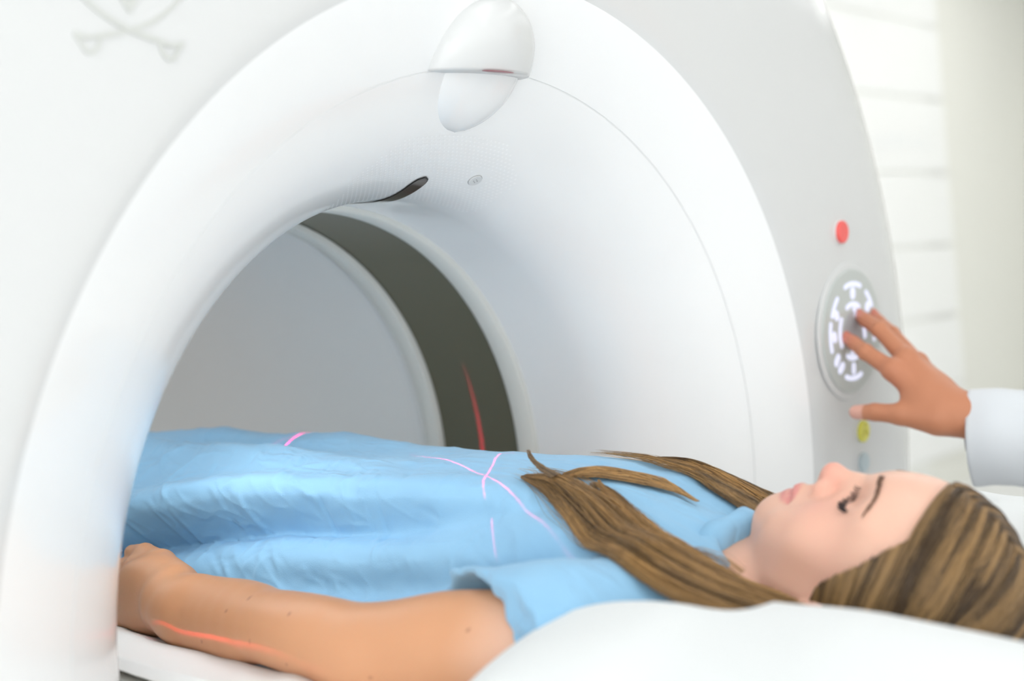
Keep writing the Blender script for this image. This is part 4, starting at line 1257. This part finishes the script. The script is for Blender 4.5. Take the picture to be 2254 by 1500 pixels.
tj = [np.array(q) for q in ((-0.7100, 0.6050, 0.0800), (-0.7497, 0.5960, 0.0850), (-0.7812, 0.5935, 0.0862), (-0.8075, 0.5960, 0.0843))]
OS.cap(tj[0], tj[1], 0.0185, 0.0125, 0.018); OS.cap(tj[1], tj[2], 0.0125, 0.0108, 0.006); OS.cap(tj[2], tj[3], 0.0108, 0.0088, 0.003)
OS.ell((-0.728, 0.618, 0.098), (0.026, 0.020, 0.022), 0.014)
OS.cap(np.array((-0.704, 0.630, 0.092)), np.array((-0.655, 0.632, 0.083)), 0.0225, 0.0235, 0.014)
OS.cap(np.array((-0.704, 0.622, 0.086)), np.array((-0.655, 0.625, 0.074)), 0.021, 0.0225, 0.014)
OS.cap(np.array((-0.655, 0.630, 0.079)), np.array((-0.61, 0.634, 0.075)), 0.025, 0.028, 0.014)
Ph, qh, th2 = OS.mesh(); Ph, qh, th2 = drop_small(Ph, qh, th2)
Ph = lap_smooth(Ph, qh, th2, 3, 0.5)
Ph = Ph + OSH * sstep(-0.625, -0.70, Ph[:, 0])[:, None]
op = empty('person', (-0.15, 1.05, FL))
tag(op, 'person in white coat reaching in from the right, fingers on the lit round panel', 'person')
def OC(o): return child(o, op)
# the rest of the body (outside the frame), coarser
OB = Sculpt((-0.66, 0.54, FL), (0.30, 1.50, 0.86), 0.008)
el = (-0.430, 0.690, 0.060); sh = (-0.185, 0.900, 0.360)
OB.cap((-0.625, 0.633, 0.0765), el, 0.026, 0.040, 0.01); OB.cap(el, sh, 0.042, 0.052, 0.02)
bx, by = -0.10, 1.05
OB.ell((bx, by, 0.20), (0.115, 0.17, 0.24), 0.05); OB.ell((bx, by, -0.08), (0.12, 0.165, 0.16), 0.06)
OB.ell((-0.14, 0.955, 0.37), (0.07, 0.09, 0.06), 0.05); OB.ell((-0.05, 1.17, 0.37), (0.07, 0.07, 0.06), 0.05)
OB.cap((bx, by, 0.38), (bx - 0.01, by, 0.50), 0.06, 0.052, 0.03)
OB.ell((bx - 0.015, by - 0.01, 0.62), (0.092, 0.078, 0.118), 0.02); OB.ell((bx - 0.065, by - 0.02, 0.57), (0.035, 0.035, 0.05), 0.03)
OB.cap((bx - 0.105, by - 0.028, 0.625), (bx - 0.118, by - 0.03, 0.595), 0.010, 0.014, 0.01)
for sy in (-1, 1):
    OB.cap((bx, by + 0.085 * sy, -0.12), (bx, by + 0.095 * sy, -0.52), 0.085, 0.058, 0.03); OB.cap((bx, by + 0.095 * sy, -0.52), (bx + 0.02, by + 0.10 * sy, -0.92), 0.056, 0.036, 0.02)
    OB.cap((bx + 0.02, by + 0.10 * sy, -0.955), (bx - 0.14, by + 0.11 * sy, -0.965), 0.038, 0.030, 0.02)
    OB.ell((bx - 0.01, by + 0.08 * sy, 0.615), (0.02, 0.01, 0.03), 0.008)
OB.cap((-0.05, 1.2, 0.36), (-0.03, 1.27, 0.08), 0.05, 0.04, 0.02); OB.cap((-0.03, 1.27, 0.08), (-0.10, 1.29, -0.16), 0.038, 0.026, 0.02)
OB.ell((-0.12, 1.285, -0.235), (0.018, 0.035, 0.05), 0.02)
for i in range(4): OB.cap((-0.115, 1.262 + 0.016 * i, -0.26), (-0.125, 1.26 + 0.017 * i, -0.335), 0.010, 0.008, 0.003)
Pb, qb, tb2 = OB.mesh(); Pb, qb, tb2 = drop_small(Pb, qb, tb2)
off = len(Ph)
Pa = np.vstack([Ph, Pb]); qa = np.vstack([qh, qb + off]); ta_ = np.vstack([th2, tb2 + off]) if len(tb2) and len(th2) else (th2 if len(th2) else (tb2 + off if len(tb2) else np.zeros((0, 3), int)))
ob = npmesh('body', Pa, qa, ta_, M_SKIN2); OC(ob)
nv = len(Pa); skin = np.tile(np.array(srgb(200, 134, 100)[:3]), (nv, 1))
X_, Y_, Z_ = Pa.T
tipm = np.zeros(nv)
for kf in 'imrl':
    q = np.array(J[kf][3]) + OSH; tipm = np.maximum(tipm, np.exp(-(np.linalg.norm(Pa - q, axis=1) / 0.022) ** 2))
blend(tipm * 0.65, (214, 120, 112))
blend(np.exp(-(np.linalg.norm(Pa - np.array(J['i'][0]) - np.array([0.0, -0.01, -0.02]), axis=1) / 0.028) ** 2) * 0.4, (216, 118, 102))
blend(sstep(-0.782, -0.787, X_) * (Y_ < 0.59) * (Z_ < 0.11) * 0.75, (238, 186, 172))
for kf in 'imrl': blend(np.exp(-(np.linalg.norm(Pa - np.array(J[kf][1]), axis=1) / 0.010) ** 2) * 0.25, (170, 100, 72))
set_tint(ob, skin)
# nails
for kf in 'ml':
    pass
# coat sleeve: open tube around the forearm
def tube(pts, radii, name, m, squash=1.0, wr=0.0, cuff_in=True, nseg=40, steps=50, parent=None):
    G = catmull([tuple(p) for p in pts], steps); R = np.interp(np.linspace(0, 1, steps), np.linspace(0, 1, len(radii)), radii)
    T = np.gradient(G, axis=0); T /= np.linalg.norm(T, axis=1, keepdims=True)
    V, F = [], []
    rings = [(i, 1.0) for i in range(steps)]
    if cuff_in: rings = [(4, 0.86), (1, 0.86), (0, 0.93)] + rings
    for i, s_ in rings:
        t = T[i]; u = np.cross(t, [0, 0, 1]); u /= np.linalg.norm(u); v = np.cross(u, t)
        for j in range(nseg):
            a = 2 * PI * j / nseg
            r = R[i] * s_ * (1 + wr * float(vnoise(np.array(i * 0.16 + 2.0), np.array(math.cos(a) * 1.6), np.array(math.sin(a) * 1.6))))
            V.append(tuple(G[i] + u * r * squash * math.cos(a) + v * r * math.sin(a)))
    k = len(rings)
    for i in range(k - 1):
        for j in range(nseg):
            a = i * nseg + j; b = i * nseg + (j + 1) % nseg; F.append((a, b, b + nseg, a + nseg))
    return meshobj(name, V, F, m, parent)
coat = tube([(-0.668, 0.618, 0.058), (-0.62, 0.628, 0.060), (-0.53, 0.650, 0.058), (-0.43, 0.690, 0.060), (-0.33, 0.77, 0.18), (-0.20, 0.90, 0.345)], [0.056, 0.058, 0.062, 0.070, 0.070, 0.078], 'coat_sleeve', M_COAT, squash=0.72, wr=0.10)
OC(coat)
inner = tube([(-0.672, 0.630, 0.070), (-0.64, 0.632, 0.068), (-0.60, 0.636, 0.068)], [0.038, 0.038, 0.036], 'sleeve_shade', M_SLEEVESHADE, squash=0.75, nseg=32, steps=12)  # dark tube inside the sleeve: shade of the opening put into its colour
OC(inner)
# coat body, hair, trousers (outside the frame)
V, F = [], []
prof_c = [(-0.62, 0.23, 0.20), (-0.4, 0.215, 0.18), (-0.1, 0.20, 0.155), (0.1, 0.19, 0.14), (0.3, 0.20, 0.145), (0.38, 0.18, 0.125), (0.43, 0.11, 0.09), (0.46, 0.068, 0.068)]
for z_, ry, rx in prof_c:
    for j in range(48):
        a = 2 * PI * j / 48; V.append((bx + rx * math.cos(a), by + ry * math.sin(a) - 0.0, z_))
for i in range(len(prof_c) - 1):
    for j in range(48):
        a = i * 48 + j; b = i * 48 + (j + 1) % 48; F.append((a, b, b + 48, a + 48))
OC(meshobj('coat', V, F, M_COAT))
OC(tube([(-0.05, 1.21, 0.37), (-0.03, 1.27, 0.10), (-0.10, 1.288, -0.17)], [0.075, 0.062, 0.050], 'coat_sleeve', M_COAT, wr=0.08, cuff_in=False))
bm = bmesh.new(); bmesh.ops.create_uvsphere(bm, u_segments=40, v_segments=24, radius=1)
for v in bm.verts: v.co = Vector((bx + 0.0 + v.co.x * 0.102, by - 0.005 + v.co.y * 0.090, 0.635 + v.co.z * 0.122))
bmesh.ops.delete(bm, geom=[v for v in bm.verts if (v.co.x < bx - 0.045 and v.co.z < 0.685) or v.co.z < 0.56], context='VERTS')
OC(bmobj('hair', bm, M_OPHAIR, smooth=True))
for sy in (-1, 1):
    OC(tube([(bx, by + 0.085 * sy, -0.18), (bx, by + 0.095 * sy, -0.52), (bx + 0.02, by + 0.10 * sy, -0.93)], [0.11, 0.085, 0.065], 'trouser_leg', M_TROUSER, cuff_in=False))
    bm = bmesh.new(); bmesh.ops.create_uvsphere(bm, u_segments=24, v_segments=14, radius=1)
    for v in bm.verts: v.co = Vector((bx - 0.06 + v.co.x * 0.135, by + 0.105 * sy + v.co.y * 0.05, max(-0.955 + v.co.z * 0.055, FL)))
    OC(bmobj('shoe', bm, M_SHOE, smooth=True))

# ------------------------------------------------------------------ alignment lasers: real lamps with a line pattern
def line_laser(name, loc, plane_n, width, power, fan_dir, fan_lo, fan_hi, blotch=None):
    """point lamp whose light leaves only within a thin plane (normal plane_n) and a fan around fan_dir"""
    ld = bpy.data.lights.new(name, 'POINT'); ld.energy = power; ld.color = (1.0, 0.0, 0.08); ld.shadow_soft_size = 0.0005
    ld.use_nodes = True
    nt = ld.node_tree; N = nt.nodes; L = nt.links
    em = N['Emission'] if 'Emission' in N else N.new('ShaderNodeEmission')
    geo = N.new('ShaderNodeNewGeometry')
    d1 = N.new('ShaderNodeVectorMath'); d1.operation = 'DOT_PRODUCT'; d1.inputs[1].default_value = plane_n
    L.new(geo.outputs['Incoming'], d1.inputs[0])
    ab = N.new('ShaderNodeMath'); ab.operation = 'ABSOLUTE'; L.new(d1.outputs['Value'], ab.inputs[0])
    mr_ = N.new('ShaderNodeMapRange'); mr_.inputs[1].default_value = width; mr_.inputs[2].default_value = width * 0.55
    mr_.inputs[3].default_value = 0; mr_.inputs[4].default_value = 1; mr_.clamp = True
    L.new(ab.outputs[0], mr_.inputs[0])
    d2 = N.new('ShaderNodeVectorMath'); d2.operation = 'DOT_PRODUCT'; d2.inputs[1].default_value = tuple(Vector(fan_dir).normalized())
    L.new(geo.outputs['Incoming'], d2.inputs[0])
    m2 = N.new('ShaderNodeMapRange'); m2.inputs[1].default_value = fan_lo; m2.inputs[2].default_value = fan_hi; m2.inputs[3].default_value = 0; m2.inputs[4].default_value = 1
    L.new(d2.outputs['Value'], m2.inputs[0])
    mu = N.new('ShaderNodeMath'); mu.operation = 'MULTIPLY'; L.new(mr_.outputs[0], mu.inputs[0]); L.new(m2.outputs[0], mu.inputs[1])
    L.new(mu.outputs[0], em.inputs['Strength'])
    o = bpy.data.objects.new(name, ld); C.objects.link(o); o.location = loc
    return o
def dirn(a, b): return tuple((Vector(b) - Vector(a)).normalized())
la = (-0.985, -0.345, 0.10); n4 = Vector(dirn(la, (-0.850, -0.285, -0.028))).cross(Vector(dirn(la, (-1.14, -0.27, -0.026)))).normalized()
lb = (-1.00, -0.02, 0.352)
n2 = Vector(dirn(lb, (-1.023, 0.016, 0.11))).cross(Vector(dirn(lb, (-0.8045, -0.0893, 0.11)))).normalized()
n3 = Vector(dirn(lb, (-0.8976, 0.0177, 0.112))).cross(Vector(dirn(lb, (-0.8221, -0.1116, 0.112)))).normalized()
n5 = Vector(dirn(lb, (-1.3034, -0.1093, 0.09))).cross(Vector(dirn(lb, (-1.2422, 0.0135, 0.10)))).normalized()
LZ = [  # location, plane normal, half width, power, aim, fan cos limits
    ('laser_light', (-1.224, -0.20, 0.292), (1, 0, 0), 0.0065, 55, (-1.224, 0.36, -0.05), 0.955, 0.995),
    ('laser_light', lb, tuple(n2), 0.0042, 13.0, (-0.90, -0.04, 0.11), 0.86, 0.95),
    ('laser_light', lb, tuple(n3), 0.0042, 15.0, (-0.865, -0.03, 0.11), 0.93, 0.975),
    ('laser_light', lb, tuple(n5), 0.0040, 9.0, (-1.22, 0.03, 0.10), 0.965, 0.985),
    ('laser_light', la, tuple(n4), 0.0080, 1.7, (-0.97, -0.28, -0.018), 0.60, 0.97),
]
for nm, loc, pn, wd, pw, aim, lo_, hi_ in LZ:
    line_laser(nm, loc, pn, wd, pw, dirn(loc, aim), lo_, hi_)
